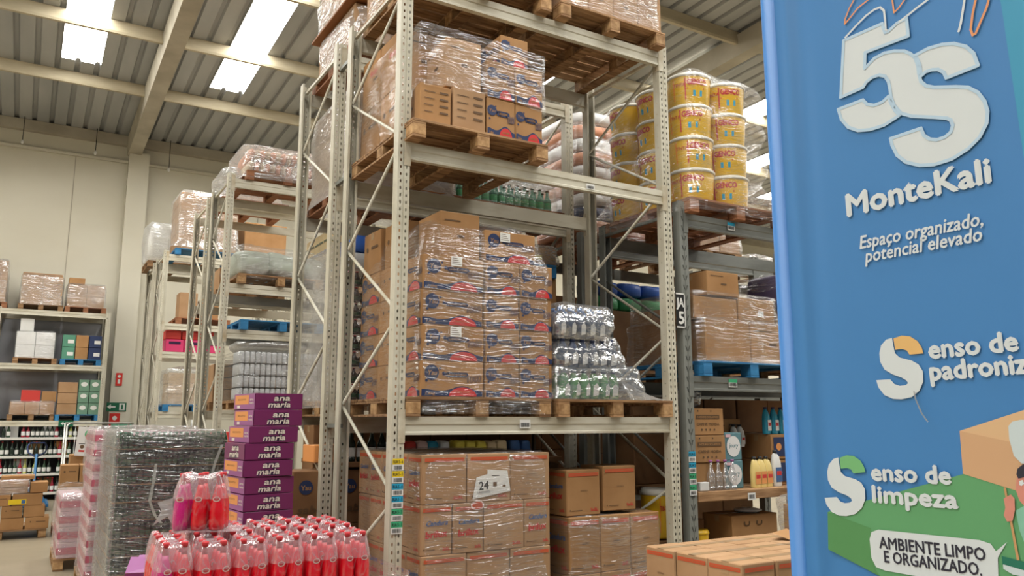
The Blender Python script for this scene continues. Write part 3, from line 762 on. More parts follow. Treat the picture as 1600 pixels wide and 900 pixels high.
def pr_candura(p, w_, h, full=True, corner=True):
    p.rect(w_ * 0.06, w_ * 0.94, h * 0.86, h * 0.93, 'ink_band', 1)
    p.text('CAIXA RECICLAVEL NAO REUTILIZAR', w_ * 0.08, h * 0.878, h * 0.03, 'cardboard', 2, w=w_ * 0.84)
    if full:
        p.text('Candura', w_ * 0.15, h * 0.58, h * 0.10, 'ink_blue', 1, w=w_ * 0.70, shear=0.3, bold=0.03, ang=0.03)
        p.text('brilux', w_ * 0.15, h * 0.34, h * 0.13, 'ink_red', 1, w=w_ * 0.68, shear=0.15, bold=0.04, ang=0.06)
    else:
        p.text('250901', w_ * 0.40, h * 0.52, h * 0.035, 'ink_brown', 1, w=w_ * 0.22)
    if corner:
        p.text('2x5L', w_ * 0.70, h * 0.09, h * 0.06, 'ink_red', 1, w=w_ * 0.22, bold=0.03)
        p.disc(w_ * 0.10, h * 0.12, h * 0.018, 'ink_brown', 1, n=8).rect(w_ * 0.15, w_ * 0.45, h * 0.105, h * 0.12, 'ink_brown', 1)

def pr_lines(p, w_, h, seed=0):
    r_ = random.Random(seed)
    for i in range(4):
        v = h * (0.80 - 0.17 * i)
        p.rect(w_ * 0.12, w_ * (0.35 + 0.15 * r_.random()), v, v + h * 0.02, 'ink_brown', 1)
        p.rect(w_ * 0.62, w_ * 0.90, v, v + h * 0.05, 'ink_brown', 1)
def pr_small(p, w_, h, seed=0):
    p.rect(w_ * 0.42, w_ * 0.60, h * 0.45, h * 0.52, 'ink_brown', 1).rect(w_ * 0.1, w_ * 0.5, h * 0.80, h * 0.83, 'ink_brown', 1)
def pr_eggs(p, w_, h):
    p.rect(w_ * 0.14, w_ * 0.86, h * 0.60, h * 0.76, 'ink_brown', 1)
    p.text('NOS RECICLAMOS', w_ * 0.18, h * 0.64, h * 0.07, 'cardboard', 2, w=w_ * 0.64, bold=0.03)
    p.text('CARNE MOIDA', w_ * 0.15, h * 0.36, h * 0.10, 'ink_brown', 1, w=w_ * 0.7)
    for i in range(4):
        p.disc(w_ * (0.30 + 0.13 * i), h * 0.20, h * 0.045, 'ink_brown', 1, n=8)
    p.disc(w_ * 0.2, h * 0.90, h * 0.03, 'ink_black', 1, n=8).disc(w_ * 0.6, h * 0.90, h * 0.03, 'ink_black', 1, n=8)
def pr_dot(p, w_, h):
    p.disc(w_ * 0.22, h * 0.62, h * 0.06, 'ink_brown', 1, n=10).rect(w_ * 0.45, w_ * 0.85, h * 0.6, h * 0.66, 'ink_brown', 1)
def pr_pet(p, w_, h):
    p.disc(w_ * 0.3, h * 0.70, min(w_, h) * 0.16, 'ink_navy', 1)
    p.text('Yau', w_ * 0.3, h * 0.65, h * 0.09, 'cardboard', 2, center=True)
    p.text('sabor', w_ * 0.12, h * 0.22, h * 0.14, 'ink_brown', 1, w=w_ * 0.75, shear=0.2, bold=0.04)
def pr_soap(p, w_, h):
    p.disc(w_ * 0.5, h * 0.5, w_ * 0.40, 'label_white', 1, rv=h * 0.38)
    p.text('joury', w_ * 0.5, h * 0.46, h * 0.15, 'teal_box', 2, center=True, shear=0.2)
    p.rect(w_ * 0.05, w_ * 0.35, h * 0.83, h * 0.94, 'pink_pack', 2)

def print_mesh(fn, w_, h, key):
    k = ('pr', key, round(w_, 3), round(h, 3))
    if k not in _BX:
        p = P2(); fn(p, w_, h)
        _BX[k] = p.mesh('printed_logo', (0, 0, 0), (1, 0, 0), (0, 0, 1))
    return _BX[k]

def carton(x, y, z, sx, sy, sz, label, mat='cardboard', front=None, side=None, group=None, rot=None, name='carton', cat='box', tape=True):
    """x, y, z = front left bottom corner; front faces -Y, side faces -X"""
    if rot is None:
        rot = rng.uniform(-0.012, 0.012)
    if name == 'carton':
        pk_ = (front or side or ('',))[0]
        name = {'yau': 'washing_powder_carton', 'can': 'bleach_carton', 'canp': 'bleach_carton', 'ana': 'biscuit_carton', 'soap': 'soap_carton'}.get(pk_, name)
        if name == 'carton' and 'red-banded' in (group or '') : name = 'bleach_carton'
        if name == 'carton' and 'wave-print' in (group or '') : name = 'washing_powder_carton'
    o = put(name, box_mesh(sx - 0.008, sy - 0.006, sz - 0.002, mat, rng.randrange(3), tape), None, (x + 0.004, y + 0.003 + rng.uniform(-0.005, 0.004), z), rot)
    tag(o, label, cat, group)
    if front:
        put('printed_logo', print_mesh(front[1], sx - 0.008, sz - 0.002, front[0]), o, (0, -0.003, 0), 0)
    if side:
        put('printed_logo', print_mesh(side[1], sy - 0.006, sz - 0.002, side[0]), o, (-0.003, sy - 0.006, 0), -math.pi / 2)
    return o

YAU = ('yau', pr_yau); CAN = ('can', pr_candura)
CANP = ('canp', lambda p, w_, h: pr_candura(p, w_, h, False))
LINES = ('lines', pr_lines); SMALL = ('small', pr_small); DOT = ('dot', pr_dot); PET = ('pet', pr_pet)

def layer_name(i, n_):
    return 'top' if i == n_ - 1 else 'bottom' if i == 0 else ORD[i]

def grid(x, y, z, cols, rows, sz, nz, desc, where, mat='cardboard', front=None, side=None, group=None, jit=0.0, name='carton', cat='box', tape=True, only_top=False, rot=None):
    """a block of cartons: cols = widths along X, rows = depths along Y. Only the ones that can be seen:
    the front row, the left column and, when asked, the top layer"""
    for k in range(nz):
        yy = y
        for j, d in enumerate(rows):
            xx = x
            for i, w_ in enumerate(cols):
                if j == 0 or i == 0 or (only_top and k == nz - 1):
                    ln = layer_name(k, nz)
                    if j == 0:
                        pos = '%s from left' % ORD[i] if len(cols) > 1 else 'front'
                    elif i == 0:
                        pos = 'left side %s from front' % ORD[j]
                    else:
                        pos = 'row %s column %s' % (ORD[j], ORD[i])
                    lab = '%s, %s, %s layer, %s' % (desc, pos, ln, where) if nz > 1 else '%s, %s, %s' % (desc, pos, where)
                    fr = front(k, i) if (front and callable(front)) else front
                    sd = side(k, j) if (side and callable(side)) else side
                    carton(xx + rng.uniform(-jit, jit), yy + rng.uniform(-jit, jit), z + k * sz, w_, d, sz, lab, mat,
                           fr if j == 0 else None, sd if i == 0 else None, group, rot=rot, name=name, cat=cat, tape=tape)
                xx += w_
            yy += d

# ---------------------------------------------------------------- film, bottles, sacks
def wrap(x0, x1, y0, y1, z0, z1, label, mat='film', seed=0, amp=0.012, n=60, nz=22, top=0.03, skirt=0.0, prof=None, topfill=True, group=None, rot=0.0, sag=0.0, rad=0.05):
    """film round a load. prof(t) -> inset in metres at height t (0..1)"""
    cx, cy_ = (x0 + x1) / 2, (y0 + y1) / 2
    hx, hy = (x1 - x0) / 2, (y1 - y0) / 2
    m_ = MB(); vs = []
    so = Vector((seed * 7.3, seed * 3.1, 0))
    for k in range(nz + 1):
        t = k / nz
        z = z0 + (z1 - z0) * t
        ins = prof(t) if prof else 0.0
        if skirt and t < 0.12:
            ins -= skirt * (1 - t / 0.12)
        if t > 0.93:
            ins += top * (t - 0.93) / 0.07
        for i in range(n):
            # walk round a rectangle with rounded corners
            a = 2 * math.pi * (i + 0.5) / n
            ca, sa = math.cos(a), math.sin(a)
            pw = 0.16
            px = math.copysign(abs(ca) ** pw, ca) * (hx - ins)
            py = math.copysign(abs(sa) ** pw, sa) * (hy - ins)
            q = Vector((px * 2.2, py * 2.2, z * 4.5)) + so
            d = noise.noise(q) * amp * 1.6 + noise.noise(q * 3.1) * amp * 0.8
            l = math.hypot(px, py) or 1
            zz = z + (noise.noise(q * 1.3 + Vector((9, 0, 0))) * sag if t > 0.8 else 0)
            vs.append((px + px / l * (d + 0.006), py + py / l * (d + 0.006), zz - z0))
    fs = [(k * n + i, k * n + (i + 1) % n, (k + 1) * n + (i + 1) % n, (k + 1) * n + i) for k in range(nz) for i in range(n)]
    if topfill:
        b = nz * n
        for r_ in (0.75, 0.4, 0.0):
            st = len(vs)
            for i in range(n):
                vx, vy, vz = vs[b + i]
                qx, qy = vx * r_, vy * r_
                vs_z = (z1 - z0) + noise.noise(Vector((qx * 5, qy * 5, seed))) * amp * 1.5
                vs.append((qx, qy, vs_z))
            prev = st - n if st > b + n else b
            fs += [(prev + i, prev + (i + 1) % n, st + (i + 1) % n, st + i) for i in range(n)]
    m_.add(vs, fs, 0, True)
    o = m_.build('stretch_film', mat, None, (cx, cy_, z0), rot)
    return tag(o, label, 'plastic film', group)

def blob_mesh(name, sx, sy, sz, mat, seed=0, amp=0.02, pw=0.45, nu=20, nv=10, freq=6):
    vs = []; fs = []
    for j in range(nv + 1):
        ph = -math.pi / 2 + math.pi * j / nv
        for i in range(nu):
            th = 2 * math.pi * i / nu
            f = lambda c, e: math.copysign(abs(c) ** e, c)
            x = f(math.cos(ph), pw) * f(math.cos(th), pw) * sx / 2
            y = f(math.cos(ph), pw) * f(math.sin(th), pw) * sy / 2
            z = f(math.sin(ph), pw) * sz / 2
            d = noise.noise(Vector((x * freq + seed * 5, y * freq, z * freq))) * amp
            l = math.sqrt(x * x + y * y + z * z) or 1
            vs.append((x * (1 + d / l), y * (1 + d / l), sz / 2 + z * (1 + d / l)))
    fs = [(j * nu + i, j * nu + (i + 1) % nu, (j + 1) * nu + (i + 1) % nu, (j + 1) * nu + i) for j in range(nv) for i in range(nu)]
    return MB().add(vs, fs, 0, True).mesh(name, [mat])

def bottle_mesh(h, r, mat, capm, labm=None, n=12, neck=0.36, shoulder=0.30):
    """one mesh; body, label band and cap as material zones"""
    m_ = MB(); mats = [mat, capm, labm or mat]
    zn = h * (1 - neck); zs = zn - h * shoulder * 0.5
    nr = r * 0.36
    m_.lathe([(r * 0.85, 0), (r, h * 0.04), (r, h * 0.14)], n, 0)
    m_.lathe([(r, h * 0.14), (r * 1.01, h * 0.15), (r * 1.01, h * 0.40), (r, h * 0.41)], n, 2)
    m_.lathe([(r, h * 0.41), (r, zs), (r * 0.86, zs + (zn - zs) * 0.5), (r * 0.6, zn), (nr, zn + (h - zn) * 0.35), (nr, h * 0.94)], n, 0)
    m_.lathe([(nr * 1.25, h * 0.93), (nr * 1.25, h)], n, 1)
    return m_.mesh('bottle', mats)
def can_mesh(h, r, mat, n=10):
    return MB().lathe([(r * 0.8, 0), (r, h * 0.07), (r, h * 0.90), (r * 0.82, h)], n).mesh('can', [mat])
# ================================================================ nearest white rack
# --- floor level: wrapped stack of printed cartons
pallet(2.24, 4.95, 0.0, 'wooden pallet on the floor under the wrapped red-banded cartons', w_=1.08)
zb = 0.13; hh = 0.325
for k in range(4):
    z = zb + k * hh
    cols = [0.34, 0.34, 0.335] if k % 2 else [0.235, 0.235, 0.325, 0.22]
    rows = [0.235] * 5 if k % 2 else [0.34, 0.34, 0.24, 0.24]
    full = k % 2 == 0
    xx = 2.283; yy = 4.955
    ln = layer_name(k, 4)
    for i, w_ in enumerate(cols):
        carton(xx, yy, z, w_, rows[0], hh, 'wrapped carton with red band, %s from left, %s layer of the floor stack' % (ORD[i], ln), 'cardboard_pale',
               CAN if (full and i != 2) else CANP, (CAN if not full else CANP) if i == 0 else None, 'red-banded cartons stacked on the floor pallet')
        xx += w_
    yy += rows[0]
    for j, d in enumerate(rows[1:]):
        carton(2.283, yy, z, 0.34, d, hh, 'wrapped carton with red band, left side %s from front, %s layer of floor stack' % (ORD[j + 1], ln), 'cardboard_pale',
               None, CAN if k % 2 else CANP, 'red-banded cartons stacked on the floor pallet')
        yy += d
# top layer seen only as lids: the boxes behind the front row
for i in range(2):
    for j in range(3):
        carton(2.63 + i * 0.335, 5.20 + j * 0.31, zb + 3 * hh, 0.33, 0.30, hh, 'carton in top layer of the floor stack, %s column %s row behind the front' % (ORD[i + 1], ORD[j + 1]), 'cardboard_pale', group='red-banded cartons stacked on the floor pallet')
wrap(2.275, 3.305, 4.945, 6.14, 0.16, 1.44, 'clear film round the red-banded cartons on the floor', 'film', 3, 0.008, 72, 26, 0.03)
p = P2().poly([(0, 0), (0.30, 0.045), (0.275, 0.185), (0.115, 0.195), (0.115, 0.165), (0.03, 0.145)], 'paper')
p.text('24', 0.05, 0.06, 0.055, 'ink_black', 2, ang=0.08, shear=0.1, bold=0.02).text('UNIDADES', 0.04, 0.035, 0.014, 'ink_black', 2, ang=0.08)
p.rect(0.15, 0.21, 0.15, 0.155, 'ink_black', 2).rect(0.16, 0.19, 0.08, 0.11, 'ink_brown', 2).rect(0.235, 0.26, 0.075, 0.09, 'ink_brown', 2)
o = put('paper_note', p.mesh('paper_note', (0, 0, 0), (1, 0, 0), (0, 0, 1)), None, (2.66, 4.9475, 1.125))
tag(o, 'torn white paper note with 24 written on it, under the film of the floor stack', 'note')
o = put('round_sticker', P2().disc(0, 0, 0.052, 'label_pale_red', 1, rv=0.032).disc(0, 0, 0.042, 'ink_band', 2, rv=0.024).mesh('round_sticker', (0, 0, 0), (1, 0, 0), (0, 0, 1)), None, (2.70, 4.9475, 1.085))
tag(o, 'orange oval sticker on the wrapped red-banded cartons', 'sticker')

# --- floor level right: loose and wrapped cartons
pallet(3.47, 5.0, 0.0, 'wooden pallet on the floor behind the loose cartons at front', w_=1.0, d=1.05)
for k in range(2):
    for i, w_ in enumerate((0.29, 0.29, 0.29)):
        carton(3.49 + i * 0.29, 5.0, 0.13 + k * 0.41, w_, 0.34, 0.41, 'film-covered carton under two open ones, %s from left, %s layer' % (ORD[i], ('lower', 'upper')[k]), 'cardboard', CANP if i else CANP, CAN if i == 0 else None)
    for j in range(2):
        carton(3.49, 5.345 + j * 0.34, 0.13 + k * 0.41, 0.29, 0.34, 0.41, 'film-covered carton, left side %s from front, %s layer, under the open ones' % (ORD[j + 1], ('lower', 'upper')[k]), 'cardboard', None, CAN)
carton(3.49, 5.03, 0.955, 0.325, 0.30, 0.335, 'unwrapped carton with 2x5L print, left of the pair on the wrapped stack', 'cardboard', CANP, CAN, rot=0.03)
carton(3.835, 5.03, 0.975, 0.325, 0.30, 0.335, 'unwrapped carton with 2x5L print, right of the pair on the wrapped stack', 'cardboard', CANP, None, rot=0.01)
wrap(3.475, 4.375, 4.985, 6.05, 0.14, 0.955, 'wrinkled film round the low carton stack under two open cartons', 'film', 8, 0.016, 60, 18, 0.04, sag=0.03)
def bucket(x, y, z, r, h, label, txt='GENCO', rot=0.0, group=None, lidm='lid_white'):
    k = ('bk', round(r, 3), round(h, 3), lidm)
    if k not in _BX:
        body = MB().lathe([(r * 0.86, 0), (r * 0.88, 0.01), (r * 0.97, h * 0.86), (r * 0.97, h * 0.88)], 24).mesh('bucket_body', ['yellow_plastic'])
        lid = MB().lathe([(r * 0.98, h * 0.86), (r * 1.02, h * 0.87), (r * 1.02, h * 0.93), (r * 0.95, h * 0.945), (r * 0.93, h * 0.985), (r * 0.6, h * 0.975)], 24).mesh('lid', [lidm])
        p = P2()
        q = MB()
        W = 1.9 * r
        p.rect(0.0, W * 0.34, h * 0.12, h * 0.80, 'yellow_print', 1).text('TINTA', W * 0.02, h * 0.55, h * 0.10, 'ink_red', 2, w=W * 0.3)
        p.text(txt, W * 0.36, h * 0.58, h * 0.17, 'ink_red', 2, w=W * 0.50, bold=0.05)
        p.rect(W * 0.36, W * 0.80, h * 0.44, h * 0.50, 'ink_red', 2).rect(W * 0.50, W * 0.74, h * 0.22, h * 0.40, 'label_blue', 2)
        p.rect(W * 0.30, W * 0.33, h * 0.12, h * 0.80, 'ink_red', 3)
        q2 = p.onto(MB(), (0, 0, 0), (1, 0, 0), (0, 0, 1))
        out = []
        for a, b, c in q2.v:
            th = -math.pi / 2 - 0.55 + (a - W * 0.5) / r
            rad = r * (0.875 + 0.095 * c / (h * 0.86)) + 0.0015 - b
            out.append((rad * math.cos(th), rad * math.sin(th), c))
        q2.v = out
        _BX[k] = (body, lid, q2.mesh('printed_label', p.mats))
    a, b, c = _BX[k]
    t = thing('bucket', label, 'bucket', (x, y, z), rot, group)
    put('bucket_body', a, t); put('lid', b, t); put('printed_label', c, t)
    return t
bucket(4.62, 5.32, 0.70, 0.145, 0.40, 'yellow bucket with grey lid in shadow beside the white upright', rot=0.9)
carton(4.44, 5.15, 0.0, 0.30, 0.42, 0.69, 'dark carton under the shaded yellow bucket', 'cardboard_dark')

# --- first beam level
pallet(2.15, 4.92, 1.68, 'wooden pallet under the navy-printed cartons on the first beam level', w_=1.14)
for k in range(4):
    z = 1.81 + k * 0.245
    ln = layer_name(k, 4)
    xs = [(2.257, 0.485), (2.752, 0.285), (3.04, 0.285)]
    for i, (x, w_) in enumerate(xs):
        carton(x + 0.006 * (k % 2), 4.95 + rng.uniform(-0.008, 0.008), z, w_, 0.385 if i == 0 else 0.48, 0.245,
               'navy and red wave-print carton, %s from left, %s layer, lower beam level' % (ORD[i], ln), 'cardboard', YAU, YAU if i == 0 else None, 'wave-print cartons on the lower level')
    for j in range(2):
        carton(2.257, 5.34 + j * 0.39, z, 0.485, 0.385, 0.245, 'navy-printed carton, left side %s from front, %s layer, lower beam level' % (ORD[j + 1], ln), 'cardboard', None, YAU if j else DOT, 'wave-print cartons on the lower level')
carton(2.42, 5.02, 2.795, 0.33, 0.36, 0.34, 'plain carton standing on end atop the navy-printed stack, front', 'cardboard', SMALL, None)
carton(2.30, 5.42, 2.795, 0.44, 0.33, 0.345, 'plain carton behind the upended one atop the navy-printed stack', 'cardboard', None, DOT)
carton(2.27, 5.77, 2.795, 0.36, 0.35, 0.345, 'rearmost plain carton atop the navy-printed stack', 'cardboard', None, DOT)
carton(2.765, 4.99, 2.795, 0.44, 0.32, 0.235, 'wave-print carton lying alone on the right top of the stack', 'cardboard', YAU, None)
for i, (x, z, lab) in enumerate(((2.47, 2.72, 'top row'), (2.47, 2.225, 'third row'), (2.89, 2.95, 'upper right'))):
    p = P2().rect(0, 0.085, 0, 0.068, 'paper'); 
    for q in range(4): p.rect(0.008, 0.077 - 0.01 * q, 0.012 + q * 0.014, 0.016 + q * 0.014, 'ink_brown', 2)
    o = put('shipping_label', p.mesh('shipping_label', (0, 0, 0), (1, 0, 0), (0, 0, 1)), None, (x, 4.934 if i < 2 else 4.978, z))
    tag(o, 'small white shipping label on a navy-printed carton, %s' % lab, 'label')
def tap(t):
    return 0.0 if t < 0.73 else 0.10 * (t - 0.73) / 0.27
wrap(2.247, 3.335, 4.938, 6.12, 1.70, 3.12, 'clear stretch film round the navy-printed cartons', 'film', 11, 0.008, 84, 34, 0.10, prof=tap, sag=0.05, skirt=0.02)

pallet(3.345, 4.90, 1.68, 'wooden pallet with torn film under the bundled detergent bottles', w_=1.10)
db = []
for nm, mat, capm in (('a', 'deterg_dark', 'cap_blue'), ('b', 'deterg_dark', 'ink_navy'), ('c', 'deterg_green', 'ink_navy')):
    h, r = 0.23, 0.042
    m_ = MB()
    m_.lathe([(r * 0.9, 0), (r, 0.01), (r, h * 0.55), (r * 0.8, h * 0.72), (r * 0.42, h * 0.84), (r * 0.42, h * 0.86)], 12, 0)
    m_.lathe([(r * 0.5, h * 0.85), (r * 0.45, h)], 10, 1)
    P2().poly([(-0.026, 0.02), (0.02, 0.03), (0.028, 0.09), (0.008, 0.12), (-0.02, 0.10)], 'white_plastic').onto(m_, (0, -r - 0.001, 0), (1, 0, 0), (0, 0, 1), base=2)
    db.append(m_.mesh('detergent_bottle', [mat, capm, 'white_plastic']))
for k in range(3):
    zz = (1.815, 2.05, 2.275)[k]
    for i in range(6 - (k == 2)):
        x = 3.42 + i * 0.093 + (0.03, 0.02, 0.0)[k]
        for j in range(3):
            if j and i and k < 2:
                continue
            me = db[2] if k == 0 else db[1] if k == 1 else db[0]
            o = put('detergent_bottle', me, None, (x, 4.99 + j * 0.1, zz), rng.uniform(-0.3, 0.3))
            tag(o, 'detergent bottle in film, %s from left, row %s, %s layer of the sagging bundle' % (ORD[i], ORD[j], ('bottom', 'middle', 'top')[k]), 'bottle', 'detergent bottles bundled in film')
bulge = lambda t: -0.035 * math.sin(math.pi * t) + 0.06 * t ** 4
wrap(3.38, 3.90, 4.95, 5.55, 2.26, 2.55, 'cloudy film over the top detergent bundle', 'film_grey', 21, 0.05, 64, 18, 0.16, sag=0.08, prof=bulge)
wrap(3.37, 3.98, 4.95, 5.6, 2.02, 2.31, 'cloudy film over the middle detergent bundle', 'film_grey', 22, 0.045, 64, 18, 0.12, sag=0.05, prof=bulge)
wrap(3.35, 4.12, 4.92, 5.7, 1.81, 2.06, 'cloudy film over the bottom detergent bundle, trailing to the right', 'film_grey', 23, 0.04, 64, 16, 0.12, sag=0.05, prof=lambda t: -0.05 * (1 - t))
# loose trailing film
m_ = MB(); vs = []; fs = []
NU, NV = 22, 10
for i in range(NU + 1):
    for j in range(NV + 1):
        u, v = i / NU, j / NV
        x = 4.05 + 0.38 * u; z = 1.815 + (0.20 * (1 - u) ** 1.3 + 0.015) * math.sin(math.pi * min(1, v * 1.0)) + 0.012 * noise.noise(Vector((u * 9, v * 9, 2)))
        y = 4.94 + 0.5 * v * (1 - 0.4 * u) + 0.02 * noise.noise(Vector((u * 6, v * 5, 7)))
        vs.append((x, y, z))
fs = [(i * (NV + 1) + j, (i + 1) * (NV + 1) + j, (i + 1) * (NV + 1) + j + 1, i * (NV + 1) + j + 1) for i in range(NU) for j in range(NV)]
tag(m_.add(vs, fs, 0, True).build('loose_film', 'film_hazy'), 'gathered tail of loose film lying on the pallet beside the white upright', 'plastic film')

# --- second beam level
pallet(2.10, 4.80, 3.56, 'wooden pallet with mixed cartons on the second beam level', w_=1.10, d=1.2)
zb = 3.69
carton(2.17, 4.85, zb, 0.245, 0.33, 0.29, 'small lined carton at left front on the second level pallet', 'cardboard', LINES, SMALL)
carton(2.425, 4.85, zb, 0.27, 0.33, 0.32, 'taller lined carton beside the small one on second level pallet', 'cardboard_pale', LINES, None)
for k in range(2):
    for i in range(2):
        carton(2.70 + i * 0.245, 4.85, zb + k * 0.295, 0.245, 0.36, 0.295, 'wave-print carton, %s, %s tier at the right of the second level pallet' % (('left', 'right')[i], ('lower', 'upper')[k]), 'cardboard', YAU, None)
carton(2.83, 4.88, zb + 0.59, 0.25, 0.33, 0.24, 'single wave-print carton on top right of the second level pallet', 'cardboard', YAU, YAU)
carton(2.38, 4.88, zb + 0.32, 0.29, 0.34, 0.38, 'plain tall carton under film on the second level pallet', 'cardboard_pale', SMALL, SMALL)
pr_baby = ('baby', lambda p, w_, h: p.text('Baby', w_ * 0.45, h * 0.62, h * 0.10, 'ink_red', 1, w=w_ * 0.4, shear=0.2, bold=0.02).rect(w_ * 0.62, w_ * 0.88, h * 0.50, h * 0.54, 'ink_brown', 1))
for j in range(2):
    carton(2.17, 5.20 + j * 0.41, zb, 0.40, 0.40, 0.42, 'large plain carton, left side %s from front, lower, second level pallet' % ORD[j + 1], 'cardboard', None, DOT)
    carton(2.17, 5.22 + j * 0.40, zb + 0.42, 0.40, 0.39, 0.44, 'large carton with red lettering, left side %s from front, upper, second level' % ORD[j + 1], 'cardboard', SMALL, pr_baby)
carton(2.58, 5.23, zb + 0.32, 0.36, 0.40, 0.56, 'tall plain carton in the middle of the second level pallet', 'cardboard', LINES, None)
carton(2.62, 5.25, zb, 0.50, 0.6, 0.31, 'wide plain carton hidden low in the second level pallet', 'cardboard')
# diagonal film band
m_ = MB(); vs = []; fs = []
NU, NV = 56, 14
pts = [(2.15, 6.05), (2.13, 5.2), (2.15, 4.84), (2.42, 4.825), (2.70, 4.83), (2.95, 4.82), (3.21, 4.83), (3.23, 5.3)]
def along(pts, t):
    L = [0]
    for a, b in zip(pts, pts[1:]): L.append(L[-1] + math.hypot(b[0] - a[0], b[1] - a[1]))
    s_ = t * L[-1]
    for i in range(len(pts) - 1):
        if s_ <= L[i + 1] or i == len(pts) - 2:
            q = (s_ - L[i]) / (L[i + 1] - L[i])
            return pts[i][0] + (pts[i + 1][0] - pts[i][0]) * q, pts[i][1] + (pts[i + 1][1] - pts[i][1]) * q
for i in range(NU + 1):
    u = i / NU
    x, y = along(pts, u)
    lo = 3.98 - 0.30 * max(0, (0.5 - u)) * 2 - (0.12 if u > 0.72 else 0) * (u - 0.72) / 0.28
    if u < 0.45: lo = 3.70 + max(0, (u - 0.3)) * 1.9
    hi = 4.42 - (0.08 if u > 0.6 else 0) * (u - 0.6) + (0.0)
    for j in range(NV + 1):
        v = j / NV
        d = noise.noise(Vector((u * 16, v * 3, 4))) * 0.018 + noise.noise(Vector((u * 40, v * 9, 4))) * 0.005
        vs.append((x + (d if x < 2.2 else 0) * -1, y - d - 0.006, lo + (hi - lo) * v))
fs = [(i * (NV + 1) + j, (i + 1) * (NV + 1) + j, (i + 1) * (NV + 1) + j + 1, i * (NV + 1) + j + 1) for i in range(NU) for j in range(NV)]
tag(m_.add(vs, fs, 0, True).build('stretch_film', 'film'), 'slanting band of shiny film round the cartons on the second level', 'plastic film')

# --- third beam level
pallet(2.17, 4.84, 4.80, 'left wooden pallet on the top beam level of the nearest rack', w_=1.10, d=1.2)
pallet(3.36, 4.84, 4.80, 'right wooden pallet on the top beam level of the nearest rack', w_=1.08, d=1.2)
grid(2.19, 4.86, 4.93, [0.27] * 4, [0.29] * 4, 0.26, 3, 'pale carton', 'left load on the top level', 'cardboard_pale', SMALL, SMALL)
grid(3.38, 4.86, 4.93, [0.26] * 4, [0.29] * 4, 0.26, 3, 'pale carton', 'right load on the top level', 'cardboard_pale', SMALL, SMALL)
wrap(2.18, 3.28, 4.85, 6.03, 4.92, 5.75, 'film round the left load of the top level', 'film', 31, 0.008, 60, 18)
wrap(3.37, 4.43, 4.85, 6.03, 4.92, 5.75, 'film round the right load of the top level', 'film', 32, 0.008, 60, 18)

# ================================================================ second white rack, behind
pallet(2.18, 6.38, 1.69, 'pallet under the grey-wrapped soft drink packs in the second rack', 'wood', 1.1, 1.1)
cb = bottle_mesh(0.13, 0.031, 'cola', 'cap_red', 'glass_green', 10, 0.3)
for k in range(8):
    for i in range(9):
        for j in range(7):
            if (j and i) or (i == 0 and j > 4):
                continue
            o = put('soft_drink_bottle', cb, None, (2.27 + i * 0.064, 6.45 + j * 0.064, 1.825 + k * 0.136))
            if j == 0:
                lab = 'dark soft drink bottle, %s from left, %s layer up, tall wrapped column of second rack' % (ORD[i], ORD[k])
            else:
                lab = 'dark soft drink bottle on left side, %s from front, %s layer up, second rack' % (ORD[j], ORD[k])
            tag(o, lab, 'bottle', 'dark bottles of the wrapped column')
for k in range(2):
    for i in range(2):
        o = put('shrink_pack', blob_mesh('shrink_pack', 0.36, 0.4, 0.155, 'pack_blue' if k else 'can_silver', k, 0.008, 0.25), None, (2.46 + i * 0.38, 6.62, 2.92 + k * 0.155))
        tag(o, '%s shrink pack, %s, lying on the dark bottle column' % (('silver', 'blue')[k], ('left', 'right')[i]), 'pack')
wrap(2.15, 2.24, 6.42, 7.45, 1.76, 3.15, 'hazy film sheet bulging at the left end of the dark bottle column', 'film_dense', 48, 0.03, 48, 24, 0.02, skirt=0.03)
wrap(2.23, 2.89, 6.40, 7.4, 1.80, 3.05, 'clear film round the dark bottle column in the second rack', 'film', 41, 0.02, 60, 24, 0.06)
pallet(2.17, 6.36, 3.56, 'pallet under the pinkish wrapped load in the second rack', 'wood_red', 1.12, 1.1)
grid(2.22, 6.40, 3.69, [0.34] * 3, [0.34] * 3, 0.28, 3, 'pale pinkish carton', 'second level of the second rack', 'cardboard_pale', None, None)
wrap(2.18, 3.26, 6.37, 7.42, 3.60, 4.56, 'hazy film round the pinkish load of the second rack', 'film_hazy', 42, 0.02, 60, 22, 0.08, skirt=0.03)
pallet(2.18, 6.36, 4.80, 'pallet on the top level of the second rack, left end', 'wood_red', 1.12, 1.1)
grid(2.22, 6.40, 4.93, [0.35] * 3, [0.34] * 3, 0.20, 2, 'cream carton', 'under the brown board of second rack', 'cardboard_pale', None, None)
wrap(2.19, 3.29, 6.37, 7.42, 4.84, 5.33, 'whitish film round the low load under the brown board', 'film_dense', 43, 0.03, 60, 14, 0.03, skirt=0.04)
tag(MB().bbox(2.15, 3.33, 6.34, 7.46, 5.345, 5.37, 0.004).build('slip_board', 'board_brown'), 'brown board between two wrapped loads on the second rack top', 'board')
grid(2.22, 6.40, 5.37, [0.35] * 3, [0.34] * 3, 0.25, 2, 'cream carton', 'above the brown board of second rack', 'cardboard_pale', None, None)
wrap(2.18, 3.31, 6.36, 7.44, 5.37, 5.9, 'whitish film round the load above the brown board', 'film_dense', 44, 0.03, 60, 14, 0.03)
